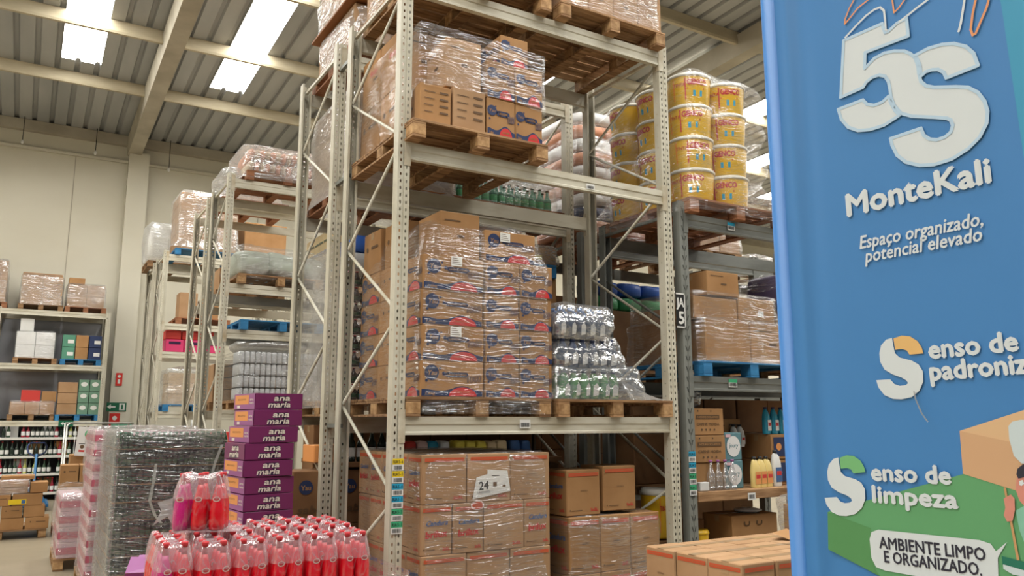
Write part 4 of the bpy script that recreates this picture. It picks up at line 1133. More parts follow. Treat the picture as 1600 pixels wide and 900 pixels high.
# green low load at the right on the second level, behind
pallet(3.32, 6.38, 3.56, 'pallet under the green bottle packs in the second rack', 'wood_red', 1.14, 1.1)
gb = bottle_mesh(0.22, 0.04, 'cap_green', 'glass_dark', 'pack_green', 10)
for i in range(12):
    for j in range(2):
        o = put('green_bottle', gb, None, (3.32 + i * 0.088, 6.46 + j * 0.09, 3.69))
        tag(o, 'green bottle, %s from left, %s row, low load on second rack' % (ORD[i], ('front', 'rear')[j]), 'bottle', 'green bottles of the low wrapped load')
wrap(3.26, 4.38, 6.39, 7.4, 3.66, 3.95, 'shiny film over the low green bottle load', 'film', 45, 0.02, 60, 10, 0.05, sag=0.06)
tag(put('film_heap', blob_mesh('film_heap', 0.75, 0.7, 0.55, 'film_dense', 9, 0.10, 0.7, 26, 14), None, (3.98, 6.85, 3.92)), 'crumpled heap of clear film bags on the green bottle load', 'plastic film')
# sacks seen between the end frames
pallet(4.75, 6.40, 3.42, 'pallet under the yellow and black sacks', 'wood_red', 1.1, 1.05)
for k in range(9):
    o = put('sack', blob_mesh('sack', 1.02, 0.95, 0.155, ('sack_orange', 'ink_navy', 'label_white', 'sack_orange', 'label_white', 'sack_orange', 'label_white', 'sack_orange', 'label_white')[k], k, 0.03, 0.35), None, (5.20, 6.92, 3.55 + k * 0.148))
    tag(o, '%s sack, %s from the bottom of the pile behind the yellow buckets' % (('orange', 'black', 'white', 'orange', 'white', 'orange', 'white', 'orange', 'white')[k], ORD[k]), 'sack')
wrap(4.62, 5.74, 6.38, 7.45, 3.56, 4.90, 'film round the pile of sacks behind the buckets', 'film', 46, 0.03, 60, 22, 0.2, sag=0.06, prof=lambda t: 0.12 * t * t)
# load right of the first, lower level of the second rack (seen past the printed cartons)
pallet(3.25, 6.38, 1.69, 'pallet of plain cartons in the second rack behind the detergent', 'wood', 1.12, 1.1)
grid(3.29, 6.42, 1.82, [0.36] * 3, [0.36] * 2, 0.30, 4, 'plain carton', 'second rack behind the detergent', 'cardboard', DOT, None, only_top=True)
pallet(3.22, 6.38, 3.02, 'blue pallet set on cartons in the second rack', 'wood_blue', 1.12, 1.05, parts=False)
wrap(3.24, 4.40, 6.4, 7.4, 3.16, 3.36, 'bundle of film over the blue pallet in the second rack', 'film_dense', 47, 0.03, 48, 10, 0.05)
tag(put('carton', box_mesh(1.0, 0.8, 0.20, 'cardboard'), None, (3.3, 6.5, 3.15)), 'flat carton on the blue pallet in the second rack', 'box')

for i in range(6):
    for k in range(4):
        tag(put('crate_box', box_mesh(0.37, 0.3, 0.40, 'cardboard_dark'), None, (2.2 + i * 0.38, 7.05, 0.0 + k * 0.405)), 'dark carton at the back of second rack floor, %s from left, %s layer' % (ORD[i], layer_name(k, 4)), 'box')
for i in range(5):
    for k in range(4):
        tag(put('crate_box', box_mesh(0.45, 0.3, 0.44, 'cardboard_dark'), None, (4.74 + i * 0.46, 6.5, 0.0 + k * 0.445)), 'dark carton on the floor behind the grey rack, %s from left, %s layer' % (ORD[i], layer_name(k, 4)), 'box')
for i in range(5):  # made-up stack, added to darken the bright gap between the racks
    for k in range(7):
        tag(put('crate_box', box_mesh(0.44, 0.3, 0.44, 'cardboard_dark'), None, (3.7 + i * 0.45, 7.75, 0.0 + k * 0.445)), 'added dark carton blocking the gap behind both back racks, %s from left, %s layer' % (ORD[i], layer_name(k, 7)), 'box')
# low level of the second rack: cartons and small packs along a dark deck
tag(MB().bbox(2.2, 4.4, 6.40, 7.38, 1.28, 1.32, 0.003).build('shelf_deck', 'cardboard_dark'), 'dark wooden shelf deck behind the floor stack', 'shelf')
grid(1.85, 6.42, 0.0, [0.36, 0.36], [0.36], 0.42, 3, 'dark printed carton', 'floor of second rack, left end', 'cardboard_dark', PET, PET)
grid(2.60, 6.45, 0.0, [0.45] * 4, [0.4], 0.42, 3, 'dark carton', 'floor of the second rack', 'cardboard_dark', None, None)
carton(2.02, 6.45, 1.32, 0.28, 0.3, 0.14, 'small orange carton on the dark shelf deck', 'orange_panel', None)
packs = [(2.72, 'white_plastic'), (2.86, 'sign_red'), (2.97, 'label_pale_red'), (3.07, 'aqua'), (3.18, 'white_plastic'), (3.33, 'pack_yellow'), (3.44, 'pack_yellow'), (3.55, 'pack_yellow'),
         (3.66, 'pack_cream'), (3.76, 'pack_cream'), (3.90, 'ink_blue'), (4.02, 'ink_blue')]
nmz = {'white_plastic': 'white', 'sign_red': 'red', 'label_pale_red': 'pale red', 'aqua': 'pale blue', 'pack_yellow': 'yellow', 'pack_cream': 'cream', 'ink_blue': 'dark blue'}
for i, (x, mt) in enumerate(packs):
    tag(put('product_pack', blob_mesh('product_pack', 0.105, 0.16, 0.16, mt, i, 0.01, 0.4, 12, 8), None, (x, 6.50, 1.32)), '%s product pack, %s from left on the dark shelf deck' % (nmz[mt], ORD[i]), 'pack')
for i in range(5):
    tag(put('dark_bottle', bottle_mesh(0.28, 0.04, 'glass_dark', 'ink_black', 'paper', 10), None, (2.25 + i * 0.09, 6.48, 1.32)), 'dark bottle on the dark shelf deck, %s from left' % ORD[i], 'bottle')
# ================================================================ dark grey rack at the right
pallet(4.68, 4.86, 3.40, 'reddish pallet under the yellow buckets', 'wood_red', 1.2, 1.24)
for k in range(4):
    for i in range(2):
        for j in range(3):
            if i and j and k < 3:
                continue
            bucket(4.90 + i * 0.425, 5.07 + j * 0.41, 3.53 + k * 0.292, 0.205, 0.29,
                   'yellow bucket, %s from left, %s row, %s tier of the wrapped bucket pallet' % (ORD[i], ('front', 'middle', 'back')[j], layer_name(k, 4)), rot=rng.uniform(-0.25, 0.25) + (-1.2 if i == 0 and j else -0.2), group='yellow buckets on the top of grey rack')
wrap(4.68, 5.62, 4.85, 6.10, 3.40, 4.75, 'shiny film wound round the yellow buckets', 'film', 51, 0.022, 90, 48, 0.10, skirt=0.02, sag=0.05, prof=lambda t: -0.02 + 0.03 * math.cos(t * 4 * 2 * math.pi) - 0.13 * max(0, 0.25 - t) * 4 * 0.6 + 0.03 * t * t)
# pointed flaps of film at the right
for i, z in enumerate((4.22, 3.80)):
    m_ = MB().add([(0, 0, 0.10), (0, 0.12, 0.0), (0, 0, -0.10), (0.17, -0.02, 0.01), (0.08, 0.02, 0.05)], [(0, 4, 1), (4, 3, 1), (1, 3, 2)], 0, True)
    tag(m_.build('film_flap', 'film_dense', None, (5.60, 5.05, z)), '%s pointed film flap sticking out right of the yellow buckets' % ('upper', 'lower')[i], 'plastic film')
pallet(4.80, 4.90, 2.02, 'blue wooden pallet under the wrapped cartons on the grey rack', 'wood_blue', 1.2, 1.1)
gl = 'brown film-wrapped carton'
for i, (x, z, sx, sz, lab) in enumerate(((4.86, 2.15, 0.53, 0.36, 'bottom left, blue pallet'), (5.40, 2.15, 0.54, 0.35, 'bottom right, blue pallet'),
                                         (4.76, 2.51, 0.52, 0.19, 'middle left, blue pallet'), (5.29, 2.505, 0.46, 0.22, 'middle right, blue pallet'),
                                         (4.92, 2.72, 0.38, 0.21, 'topmost, blue pallet'))):
    carton(x, 4.93 + 0.02 * (i > 1), z, sx, 0.42, sz, '%s, %s' % (gl, lab), 'cardboard', SMALL if i in (1, 4) else None, None)
carton(4.86, 5.38, 2.15, 1.0, 0.5, 0.5, 'large carton at the back of the blue pallet', 'cardboard_dark')
wrap(4.76, 5.96, 4.91, 5.9, 2.14, 2.53, 'tight film over the two bottom cartons of the blue pallet', 'film', 52, 0.012, 72, 14, 0.03, skirt=0.03)
wrap(4.74, 5.78, 4.92, 5.8, 2.50, 2.76, 'film over the middle cartons of the blue pallet', 'film', 53, 0.012, 60, 12, 0.06)
p = P2().rect(0, 0.07, 0, 0.05, 'paper'); p.rect(0.01, 0.05, 0.01, 0.014, 'ink_brown', 2).rect(0.01, 0.06, 0.026, 0.03, 'ink_brown', 2)
tag(put('shipping_label', p.mesh('shipping_label', (0, 0, 0), (1, 0, 0), (0, 0, 1)), None, (5.50, 4.925, 2.56)), 'white shipping label on a film-wrapped carton over the blue pallet', 'label')
pallet(6.02, 4.90, 2.02, 'pallet at the right end of the grey rack behind the blue banner', 'wood', 1.05, 1.1)
for k in range(2):
    carton(6.03, 4.95, 2.15 + k * 0.27, 0.42, 0.4, 0.27, 'navy-printed carton half hidden by the banner, %s layer' % layer_name(k, 2), 'cardboard', YAU if k else PET, PET)
    carton(6.46, 4.95, 2.15 + k * 0.27, 0.42, 0.4, 0.27, 'navy-printed carton hidden behind the banner edge, %s layer' % layer_name(k, 2), 'cardboard', YAU, None)
fb = put('feed_bag', blob_mesh('feed_bag', 0.62, 0.5, 0.32, 'bag_violet', 5, 0.02, 0.22), None, (6.24, 5.22, 2.695), 0.05)
put('printed_logo', P2().text('PET', 0.05, 0.08, 0.10, 'orange_panel', 1, w=0.3, shear=0.2, bold=0.04).rect(0.08, 0.3, 0.21, 0.23, 'orange_panel', 1).mesh('printed_logo', (0, 0, 0), (1, 0, 0), (0, 0, 1)), fb, (-0.28, -0.262, 0))
tag(fb, 'dark violet glossy bag with orange print lying on the cartons by the banner', 'bag')
wrap(5.92, 6.9, 4.93, 5.6, 2.86, 3.04, 'tangled film over the violet bag', 'film', 55, 0.04, 48, 10, 0.10, sag=0.1)
# shelf with household goods
tag(MB().bbox(4.72, 7.04, 4.93, 6.05, 1.005, 1.085, 0.004).build('shelf_board', 'wood'), 'wooden shelf board of the grey rack carrying bottles and cartons', 'shelf')
p = P2().rect(0, 0.09, 0, 0.06, 'paper'); barcode(p, 0.01, 0.08, 0.012, 0.045, 2, 31)
tag(put('price_tag', p.mesh('price_tag', (0, 0, 0), (1, 0, 0), (0, 0, 1)), None, (5.27, 4.925, 0.995)), 'barcode price tag hanging from the wooden shelf board', 'label')
EGG = ('eggs', pr_eggs)
for k in range(3):
    carton(4.735, 5.0, 1.087 + k * 0.224, 0.375, 0.34, 0.222, 'brown carton with egg marks, %s in the stack by the grey upright' % layer_name(k, 3), 'cardboard', EGG if k else None, SMALL)
SOAP = ('soap', pr_soap)
for k in range(2):
    carton(5.13, 5.03, 1.087 + k * 0.235, 0.21, 0.3, 0.233, 'grey-blue soap carton with white oval, %s of two' % ('lower', 'upper')[k], 'teal_box', SOAP, None, tape=False)
carton(5.30, 5.35, 1.087, 0.36, 0.36, 0.28, 'brown carton behind the yellow detergent bottles', 'cardboard', SMALL, LINES)
carton(5.28, 5.35, 1.37, 0.40, 0.36, 0.30, 'open brown carton with white bottles inside its torn side', 'cardboard', LINES, LINES)
for k in range(2):
    carton(6.04, 5.10, 1.087 + k * 0.225, 0.30, 0.36, 0.222, 'brown carton beside the window-print cartons, %s' % ('lower', 'upper')[k], 'cardboard')
    carton(5.78, 5.10, 1.087 + k * 0.225, 0.24, 0.36, 0.222, 'brown carton with dark window print, %s, under the blue bottles' % ('lower', 'upper')[k], 'cardboard', ('win', lambda p, w_, h: p.rect(w_ * 0.12, w_ * 0.88, h * 0.12, h * 0.88, 'ink_navy', 1).disc(w_ * 0.4, h * 0.5, w_ * 0.15, 'orange_panel', 2, n=10)))
tag(put('water_pack', blob_mesh('water_pack', 0.24, 0.2, 0.17, 'film_grey', 4, 0.02, 0.4), None, (4.86, 5.2, 1.76)), 'clear pack of small bottles on top of the egg-marked cartons', 'pack')
m_ = MB()
wb = bottle_mesh(0.245, 0.034, 'film_grey', 'purple_light', 'film_dense', 12, 0.34)
for i in range(4):
    tag(put('water_bottle', wb, None, (4.905 + i * 0.083, 4.975, 1.087)), 'clear bottle with purple cap, %s from left on the wooden shelf' % ORD[i], 'bottle')
m_ = MB()
def jug_mesh(nm, mat, capm, labm, h=0.26, sx=0.10, sy=0.06):
    m_ = MB()
    n = 14
    prof = [(0.92, 0), (1, 0.04), (1, 0.55), (0.9, 0.70), (0.55, 0.86), (0.3, 0.92)]
    vs = []
    for f, t in prof:
        for i in range(n):
            a = 2 * math.pi * i / n
            ca, sa = math.cos(a), math.sin(a)
            vs.append((math.copysign(abs(ca) ** 0.6, ca) * sx / 2 * f - (0.012 if t > 0.8 else 0), math.copysign(abs(sa) ** 0.6, sa) * sy / 2 * f, h * t))
    m_.add(vs, [(k * n + i, k * n + (i + 1) % n, (k + 1) * n + (i + 1) % n, (k + 1) * n + i) for k in range(len(prof) - 1) for i in range(n)], 0, True)
    m_.lathe([(0.018, h * 0.91), (0.018, h)], 10, 1, (-0.012, 0, 0))
    m_.path([(sx * 0.30, 0, h * 0.62), (sx * 0.42, 0, h * 0.80), (sx * 0.15, 0, h * 0.88)], 0.007, 6, 0)
    P2().rect(-sx * 0.4, sx * 0.4, h * 0.12, h * 0.52, labm).rect(-sx * 0.3, sx * 0.3, h * 0.3, h * 0.42, 'ink_red', 2).onto(m_, (0, -sy / 2 - 0.001, 0), (1, 0, 0), (0, 0, 1), base=2)
    return m_.mesh(nm, [mat, capm, labm, 'ink_red'])
dj = jug_mesh('detergent_jug', 'deterg_yellow', 'ink_black', 'orange_panel')
for i in range(3):
    tag(put('detergent_jug', dj, None, (5.44 + i * 0.085, 4.99 + 0.01 * i, 1.087), 0.15), 'pale yellow detergent bottle with black cap, %s from left of three' % ORD[i], 'bottle')
tag(put('bleach_bottle', jug_mesh('bleach_bottle', 'white_plastic', 'ink_black', 'ink_blue', 0.31, 0.11), None, (5.735, 5.02, 1.087), 0.1), 'white bleach bottle with black cap and blue label', 'bottle')
sj = jug_mesh('softener_bottle', 'aqua', 'ink_navy', 'paper', 0.24, 0.09)
for i in range(4):
    tag(put('softener_bottle', sj, None, (5.80 + i * 0.10, 5.16, 1.536), 0.3), 'blue softener bottle, %s from left by the banner edge' % ORD[i], 'bottle')
wj = jug_mesh('white_bottle', 'white_plastic', 'sign_black', 'paper', 0.2, 0.07)
for i in range(2):
    tag(put('white_bottle', wj, None, (5.54 + i * 0.08, 5.31, 1.42), 0.2), 'white bottle poking from the open carton, %s' % ('left', 'right')[i], 'bottle')
tag(put('white_box', box_mesh(0.10, 0.14, 0.07, 'cardboard_white'), None, (4.76, 4.95, 1.087)), 'small white box at the left end of the wooden shelf', 'box')
for i in range(5):
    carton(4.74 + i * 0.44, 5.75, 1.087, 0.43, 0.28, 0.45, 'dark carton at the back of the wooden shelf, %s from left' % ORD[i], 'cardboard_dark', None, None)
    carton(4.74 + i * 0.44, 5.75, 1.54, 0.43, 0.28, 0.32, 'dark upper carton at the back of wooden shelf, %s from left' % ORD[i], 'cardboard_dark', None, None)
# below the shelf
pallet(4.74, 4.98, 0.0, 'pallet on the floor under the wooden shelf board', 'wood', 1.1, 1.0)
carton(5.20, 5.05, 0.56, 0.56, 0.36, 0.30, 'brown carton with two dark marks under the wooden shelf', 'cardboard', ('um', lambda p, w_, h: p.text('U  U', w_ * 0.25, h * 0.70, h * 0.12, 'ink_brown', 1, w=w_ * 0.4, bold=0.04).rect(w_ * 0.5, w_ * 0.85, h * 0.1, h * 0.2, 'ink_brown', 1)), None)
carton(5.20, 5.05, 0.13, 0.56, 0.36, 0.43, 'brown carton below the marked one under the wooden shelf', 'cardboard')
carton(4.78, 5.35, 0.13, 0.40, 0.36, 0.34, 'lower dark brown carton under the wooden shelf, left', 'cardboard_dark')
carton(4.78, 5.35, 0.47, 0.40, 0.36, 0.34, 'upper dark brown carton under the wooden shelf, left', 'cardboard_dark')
bucket(4.86, 5.12, 0.49, 0.10, 0.28, 'small yellow bucket under the wooden shelf, beside grey upright', '', 0.3, lidm='yellow_plastic')
tag(put('lid_stack', MB().lathe([(0.10, 0), (0.12, 0.01), (0.12, 0.02), (0.05, 0.035)], 16).mesh('lid_stack', ['white_plastic']), None, (5.55, 5.2, 0.865)), 'white plastic lid lying on the marked carton', 'lid')
carton(4.75, 4.99, 0.13, 0.28, 0.3, 0.36, 'carton under the small yellow bucket', 'cardboard_dark')
# wrapped open carton beside the banner
pallet(5.35, 4.25, 0.0, 'pallet on the floor beside the banner, behind the front cartons', 'wood', 0.9, 0.6, parts=False)
carton(5.42, 4.30, 0.13, 0.45, 0.4, 0.40, 'lower film-wrapped carton beside the banner', 'cardboard')
carton(5.42, 4.30, 0.53, 0.45, 0.4, 0.45, 'upper film-wrapped open carton beside the banner', 'cardboard', SMALL)
wrap(5.38, 5.92, 4.26, 4.74, 0.14, 1.12, 'loose film draped over the open carton beside the banner', 'film_dense', 57, 0.03, 48, 18, 0.12, sag=0.08)

# back row of the grey rack
pallet(4.85, 6.40, 2.02, 'pallet with green and blue packs in the back grey rack', 'wood', 1.1, 1.0)
carton(4.9, 6.45, 2.15, 1.0, 0.8, 0.62, 'big brown carton under the packs in the back grey rack', 'cardboard_dark')
for k in range(2):
    for i in range(3):
        tag(put('shrink_pack', blob_mesh('shrink_pack', 0.30, 0.4, 0.15, ('pack_green', 'pack_blue')[k], i, 0.015, 0.35), None, (5.03 + i * 0.31, 6.65, 2.77 + k * 0.155)),
            '%s shrink pack, %s from left, seen through the grey end frame' % (('green', 'blue')[k], ORD[i]), 'pack')
tag(put('film_heap', blob_mesh('film_heap', 0.5, 0.5, 0.34, 'film_dense', 12, 0.08, 0.6), None, (6.05, 6.7, 2.75)), 'heap of cloudy film right of the green packs', 'plastic film')
pallet(6.0, 6.40, 2.02, 'pallet behind the topmost brown carton, back grey rack', 'wood', 1.0, 1.0)
grid(6.05, 6.45, 2.15, [0.3] * 3, [0.4], 0.3, 2, 'plain carton', 'back grey rack', 'cardboard', None, None)
carton(3.95, 6.42, 3.02, 0.42, 0.4, 0.30, 'brown carton with yellow label seen left of the steel uprights', 'cardboard', ('yl', lambda p, w_, h: p.rect(w_ * 0.3, w_ * 0.6, h * 0.6, h * 0.75, 'label_yellow', 1)))
pallet(5.95, 6.42, 3.42, 'pallet of flat cartons on the back grey rack top', 'wood', 1.0, 1.0)
for i in range(3):
    carton(5.98 + i * 0.33, 6.45, 3.55, 0.32, 0.6, 0.20, 'flat carton under film, %s from left, back grey rack top' % ORD[i], 'cardboard_pale')
wrap(5.96, 7.0, 6.42, 7.2, 3.54, 3.79, 'film over the flat cartons on back grey rack top', 'film', 58, 0.015, 48, 8, 0.05)
tag(put('sack', blob_mesh('sack', 0.5, 0.6, 0.2, 'film_dense', 15, 0.05, 0.5), None, (7.45, 6.8, 3.42)), 'pale blue-green film bundle beside the banner, back grey rack', 'bundle')
pallet(7.75, 6.42, 3.42, 'wooden pallet end next to the banner on the back grey rack', 'wood', 1.0, 1.0, parts=False)

# ================================================================ rack rows farther back
pallet(2.28, 10.65, 4.83, 'orange-brown pallet on top of the third rack row', 'wood_red', 1.12, 1.2)
for k in range(2):
    for i in range(14):
        tag(put('bottle_pack', blob_mesh('bottle_pack', 0.068, 0.9, 0.175, 'sack_orange' if (i + k) % 2 else 'sack_tan', i % 3, 0.008, 0.5, 10, 6), None, (2.36 + i * 0.072 - 0.0 * k, 11.15, 4.965 + k * 0.175)),
            'thin orange pack under film, %s from left, %s layer, third row top' % (ORD[i], ('lower', 'upper')[k]), 'pack', 'orange packs on top of the third row')
wrap(2.24, 3.42, 10.66, 11.8, 4.86, 5.36, 'white film over the orange packs on the third row top', 'film_dense', 61, 0.03, 60, 14, 0.12, skirt=0.04, sag=0.04)
tag(put('film_heap', blob_mesh('film_heap', 0.26, 1.0, 0.22, 'film_dense', 8, 0.06, 0.5), None, (2.15, 11.3, 4.84)), 'film tail hanging at the left of the orange packs', 'plastic film')
pallet(2.24, 10.62, 3.42, 'pallet under the silvery crumpled sacks of the third row', 'wood', 1.12, 1.2)
for i in range(3):
    tag(put('silver_sack', blob_mesh('silver_sack', 0.46, 0.9, 0.36 - 0.03 * (i == 2), 'sack_silver', i, 0.07, 0.6, 24, 12), None, (2.46 + i * 0.36, 11.1, 3.55)), 'silvery crumpled sack, %s from left, third row' % ORD[i], 'sack')
wrap(2.22, 3.4, 10.64, 11.75, 3.5, 3.95, 'film over the silvery crumpled sacks', 'film', 62, 0.04, 48, 10, 0.1, sag=0.08)
pallet(2.30, 10.62, 2.82, 'empty dark blue pallet on the low beam of the third row', 'wood_blue', 1.1, 1.1)
pallet(3.46, 10.62, 3.42, 'pallet under the patterned packs of the third row', 'wood', 0.95, 1.1)
grid(3.42, 10.66, 3.55, [0.19] * 5, [0.2] * 5, 0.145, 5, 'small tan pack', 'third row second level', 'pack_cream', ('pk', lambda p, w_, h: p.rect(w_ * 0.06, w_ * 0.94, 0.0, h * 0.2, 'glass_green', 1)), ('pk', lambda p, w_, h: p.rect(w_ * 0.06, w_ * 0.94, 0.0, h * 0.2, 'glass_green', 1)), 'small tan packs of the third row', name='small_pack', cat='pack', tape=False)
pallet(2.30, 10.62, 1.79, 'pallet under the silver cans of the third row', 'wood', 1.1, 1.1)
cm = can_mesh(0.148, 0.033, 'can_silver')
for k in range(4):
    for i in range(15):
        for j in range(6):
            if i and j:
                continue
            o = put('drink_can', cm, None, (2.355 + i * 0.069, 10.70 + j * 0.069, 1.925 + k * 0.156))
            if j == 0:
                lab = 'silver drink can, %s from left, %s layer, third row' % (ORD[i], layer_name(k, 4))
            else:
                lab = 'silver drink can on left side, %s from front, %s layer, third row' % (ORD[j], layer_name(k, 4))
            tag(o, lab, 'can', 'silver cans under film')
    tag(MB().box(2.32, 3.36, 10.662, 11.6, 1.921 + k * 0.156, 1.924 + k * 0.156).build('tray', 'ink_black'), 'dark tray under the %s layer of silver cans' % layer_name(k, 4), 'tray')
wrap(2.29, 3.40, 10.64, 11.7, 1.92, 2.56, 'clear film over the silver cans', 'film', 63, 0.012, 60, 14, 0.05)
tag(put('film_heap', blob_mesh('film_heap', 1.0, 0.9, 0.16, 'film_hazy', 19, 0.05, 0.6, 24, 10), None, (2.8, 11.15, 2.55)), 'folded white film lying on top of the silver cans', 'plastic film')
wrap(3.50, 4.5, 10.7, 11.7, 1.92, 3.2, 'tall grey wrapped load right of the silver cans', 'film_grey', 64, 0.02, 48, 16, 0.1)
pallet(3.46, 10.66, 1.79, 'pallet under the tall grey wrapped load', 'wood', 0.98, 1.1)
grid(3.55, 10.76, 1.92, [0.3] * 3, [0.3] * 3, 0.3, 4, 'grey-brown carton', 'tall load, third row', 'cardboard_dark', None, None)
pallet(2.26, 12.15, 1.79, 'pallet under the pinkish carton behind the third row', 'wood', 1.0, 1.0, parts=False)
carton(2.30, 12.2, 1.92, 0.9, 0.8, 0.55, 'pinkish wrapped carton in the fourth row, lower level', 'cardboard_pale')
pallet(2.26, 12.15, 3.42, 'pallet of pale goods in the fourth row', 'wood', 1.0, 1.0, parts=False)
carton(2.30, 12.2, 3.55, 1.0, 0.8, 0.34, 'pale carton in the fourth row, middle level', 'cardboard_pale')
pallet(2.26, 12.15, 4.83, 'brown pallet on top of the fourth row', 'wood_red', 1.0, 1.0, parts=False)
tag(put('sack', blob_mesh('sack', 0.9, 0.8, 0.3, 'film_dense', 3, 0.06, 0.5), None, (2.75, 12.6, 4.96)), 'whitish wrapped bundle on top of the fourth row', 'bundle')
# far row
pallet(2.25, 16.35, 4.83, 'blue pallet on top of the far rack row', 'wood_blue', 1.15, 1.15)
grid(2.30, 16.40, 4.96, [0.36] * 3, [0.37] * 3, 0.19, 6, 'pinkish carton', 'tall load, far row top', 'cardboard_pale', None, None, 'pinkish cartons of the tall far load')
wrap(2.26, 3.42, 16.37, 17.52, 4.98, 6.15, 'film round the tall pinkish carton load on the far row', 'film_dense', 71, 0.03, 48, 16, 0.05, skirt=0.1)
pallet(1.95, 17.95, 4.83, 'wood pallet on top of the farthest row', 'wood', 1.1, 1.0, parts=False)
tag(put('sack', blob_mesh('sack', 1.1, 0.9, 0.85, 'film_hazy', 23, 0.09, 0.28), None, (2.45, 18.4, 4.96)), 'bulging pink film bundle on the farthest row top', 'bundle')
for i in range(3):
    tag(MB().bbox(0, 0.33, 0, 0.5, 0, 0.24, 0.01).box(0.06, 0.27, -0.004, 0, 0.15, 0.20, 1).build('plastic_crate', ['crate_pink', 'ink_plum'], None, (2.20 + i * 0.34, 16.45, 2.95)), 'pink plastic crate, %s from left in the far row' % ORD[i], 'crate')
    tag(MB().bbox(0, 0.28, 0, 0.4, 0, 0.17, 0.01).build('plastic_crate', ['red_box'], None, (2.20 + i * 0.30, 16.5, 3.20)), 'dark red crate on the pink ones, %s from left' % ORD[i], 'crate')
pallet(2.35, 16.40, 3.49, 'pallet with a small leaning carton in the far row', 'wood_red', 1.0, 1.0, parts=False)
carton(2.40, 16.5, 3.62, 0.34, 0.4, 0.50, 'small tan carton in the far row, middle level', 'cardboard_pale')
carton(2.80, 16.5, 3.62, 0.34, 0.4, 0.40, 'second small tan carton in the far row, middle level', 'cardboard')
pallet(2.22, 16.38, 1.83, 'blue pallet on the lowest beam of the far row', 'wood_blue', 1.15, 1.15)
grid(2.30, 16.45, 1.96, [0.36] * 3, [0.36] * 2, 0.20, 3, 'salmon carton', 'low load, far row', 'sack_tan', None, None)
wrap(2.24, 3.45, 16.4, 17.4, 1.93, 2.68, 'film round the salmon load with a peak at left', 'film_dense', 72, 0.04, 48, 12, 0.25, sag=0.1)
for i in range(2):
    pallet(3.5 + i * 0.01, 16.4, (1.83, 4.83)[i], 'pallet in far row, second place, %s level' % ('low', 'top')[i], 'wood', 0.95, 1.1, parts=False)
    carton(3.55, 16.45, (1.96, 4.96)[i], 0.85, 0.8, 0.7, 'large brown carton in far row, second place, %s level' % ('low', 'top')[i], 'cardboard')
# clutter at floor level of the far rows
carton(2.2, 16.5, 0, 0.5, 0.5, 1.2, 'tall brown carton on the floor of the far row', 'cardboard')
tag(MB().lathe([(0.28, 0), (0.3, 0.05), (0.3, 1.30), (0.27, 1.36), (0.1, 1.40)], 18).build('drum', 'ink_blue', None, (2.75, 15.9, 0)), 'blue drum standing on the floor before the far row', 'drum')
M['drum_blue'] = M['ink_blue']
tag(MB().tube((0, 0, 0), (0, 0, 1.75), 0.05, 10).bbox(-0.2, 0.2, -0.2, 0.2, 0, 0.03).build('bollard', 'zinc', None, (2.75, 16.2, 0)), 'grey post behind the blue drum', 'post')
carton(3.05, 15.9, 0, 0.5, 0.4, 1.45, 'dark red carton pile beside the blue drum', 'red_box', tape=False)
carton(3.65, 15.7, 0, 0.5, 0.4, 1.5, 'dark carton pile far behind, right of the drum', 'cardboard_dark')
carton(1.65, 19.4, 0.0, 0.42, 0.4, 1.62, 'dark green cabinet-like box by the back wall pilaster', 'cap_green', tape=False)

# ================================================================ back wall rack with wine shelves
wr = rack('white rack against the back wall with wine shelves below and cartons above', 20.0, 21.0, [-3.05, -0.63, 1.45], [[1.66, 2.86, 4.02], [1.66, 2.86, 4.02]], 4.05, conn=False)
tag(MB().box(-3.0, 1.42, 20.98, 21.0, 1.7, 4.0).build('back_net', 'net_grey'), 'grey net sheet behind the upper shelves of the wall rack', 'net')
for k, z in enumerate((0.17, 0.56, 0.93, 1.31)):
    tag(MB().bbox(-3.0, 1.40, 20.0, 20.55, z - 0.05, z, 0.004).build('wine_shelf', 'shelf_white'), 'long white wine shelf, %s from the floor, against the back wall' % ORD[k], 'shelf')
tag(MB().box(-3.0, 1.40, 20.55, 20.57, 0, 1.6).build('shelf_backing', 'dark_panel'), 'dark backing panel behind the wine bottles', 'panel')
wines = [(bottle_mesh(0.30, 0.038, a, b, c, 10, 0.40), nm) for a, b, c, nm in (
    ('glass_dark', 'ink_black', 'paper', 'dark'), ('glass_green', 'cap_red', 'paper', 'green'), ('wine_red', 'cap_red', 'label_white', 'red'), ('wine_pale', 'label_yellow', 'paper', 'pale'), ('glass_dark', 'sign_red', 'glass_dark', 'black'))]
for k, z in enumerate((0.17, 0.56, 0.93, 1.31)):
    for i in range(22):
        x = -0.50 + i * 0.088
        if rng.random() < 0.14:
            continue
        me, nm = wines[rng.choice((0, 0, 0, 1, 1, 2, 4, 4, 3) if k else (0, 0, 1, 4, 2))]
        tag(put('wine_bottle', me, None, (x, 20.07 + rng.uniform(0, 0.03), z)), '%s wine bottle, %s from left, shelf %s from floor, back wall' % (nm, ORD[i], ORD[k]), 'bottle', 'wine bottles on the back wall shelves')
for i, (x, k, m_) in enumerate(((-0.32, 3, 'cardboard_white'), (0.38, 3, 'cardboard_white'), (1.02, 3, 'cardboard'), (0.15, 2, 'cardboard'), (0.62, 2, 'orange_panel'), (-0.10, 1, 'cardboard_white'), (0.78, 1, 'cardboard'), (0.40, 0, 'cardboard'))):
    z = (0.17, 0.56, 0.93, 1.31)[k]
    carton(x, 20.18, z, 0.26, 0.3, 0.30, '%s gift box behind the bottles, shelf %s from floor, %s' % ({'cardboard_white': 'white', 'cardboard': 'brown', 'orange_panel': 'orange'}[m_], ORD[k], 'item ' + ORD[i]), m_, name='gift_box')
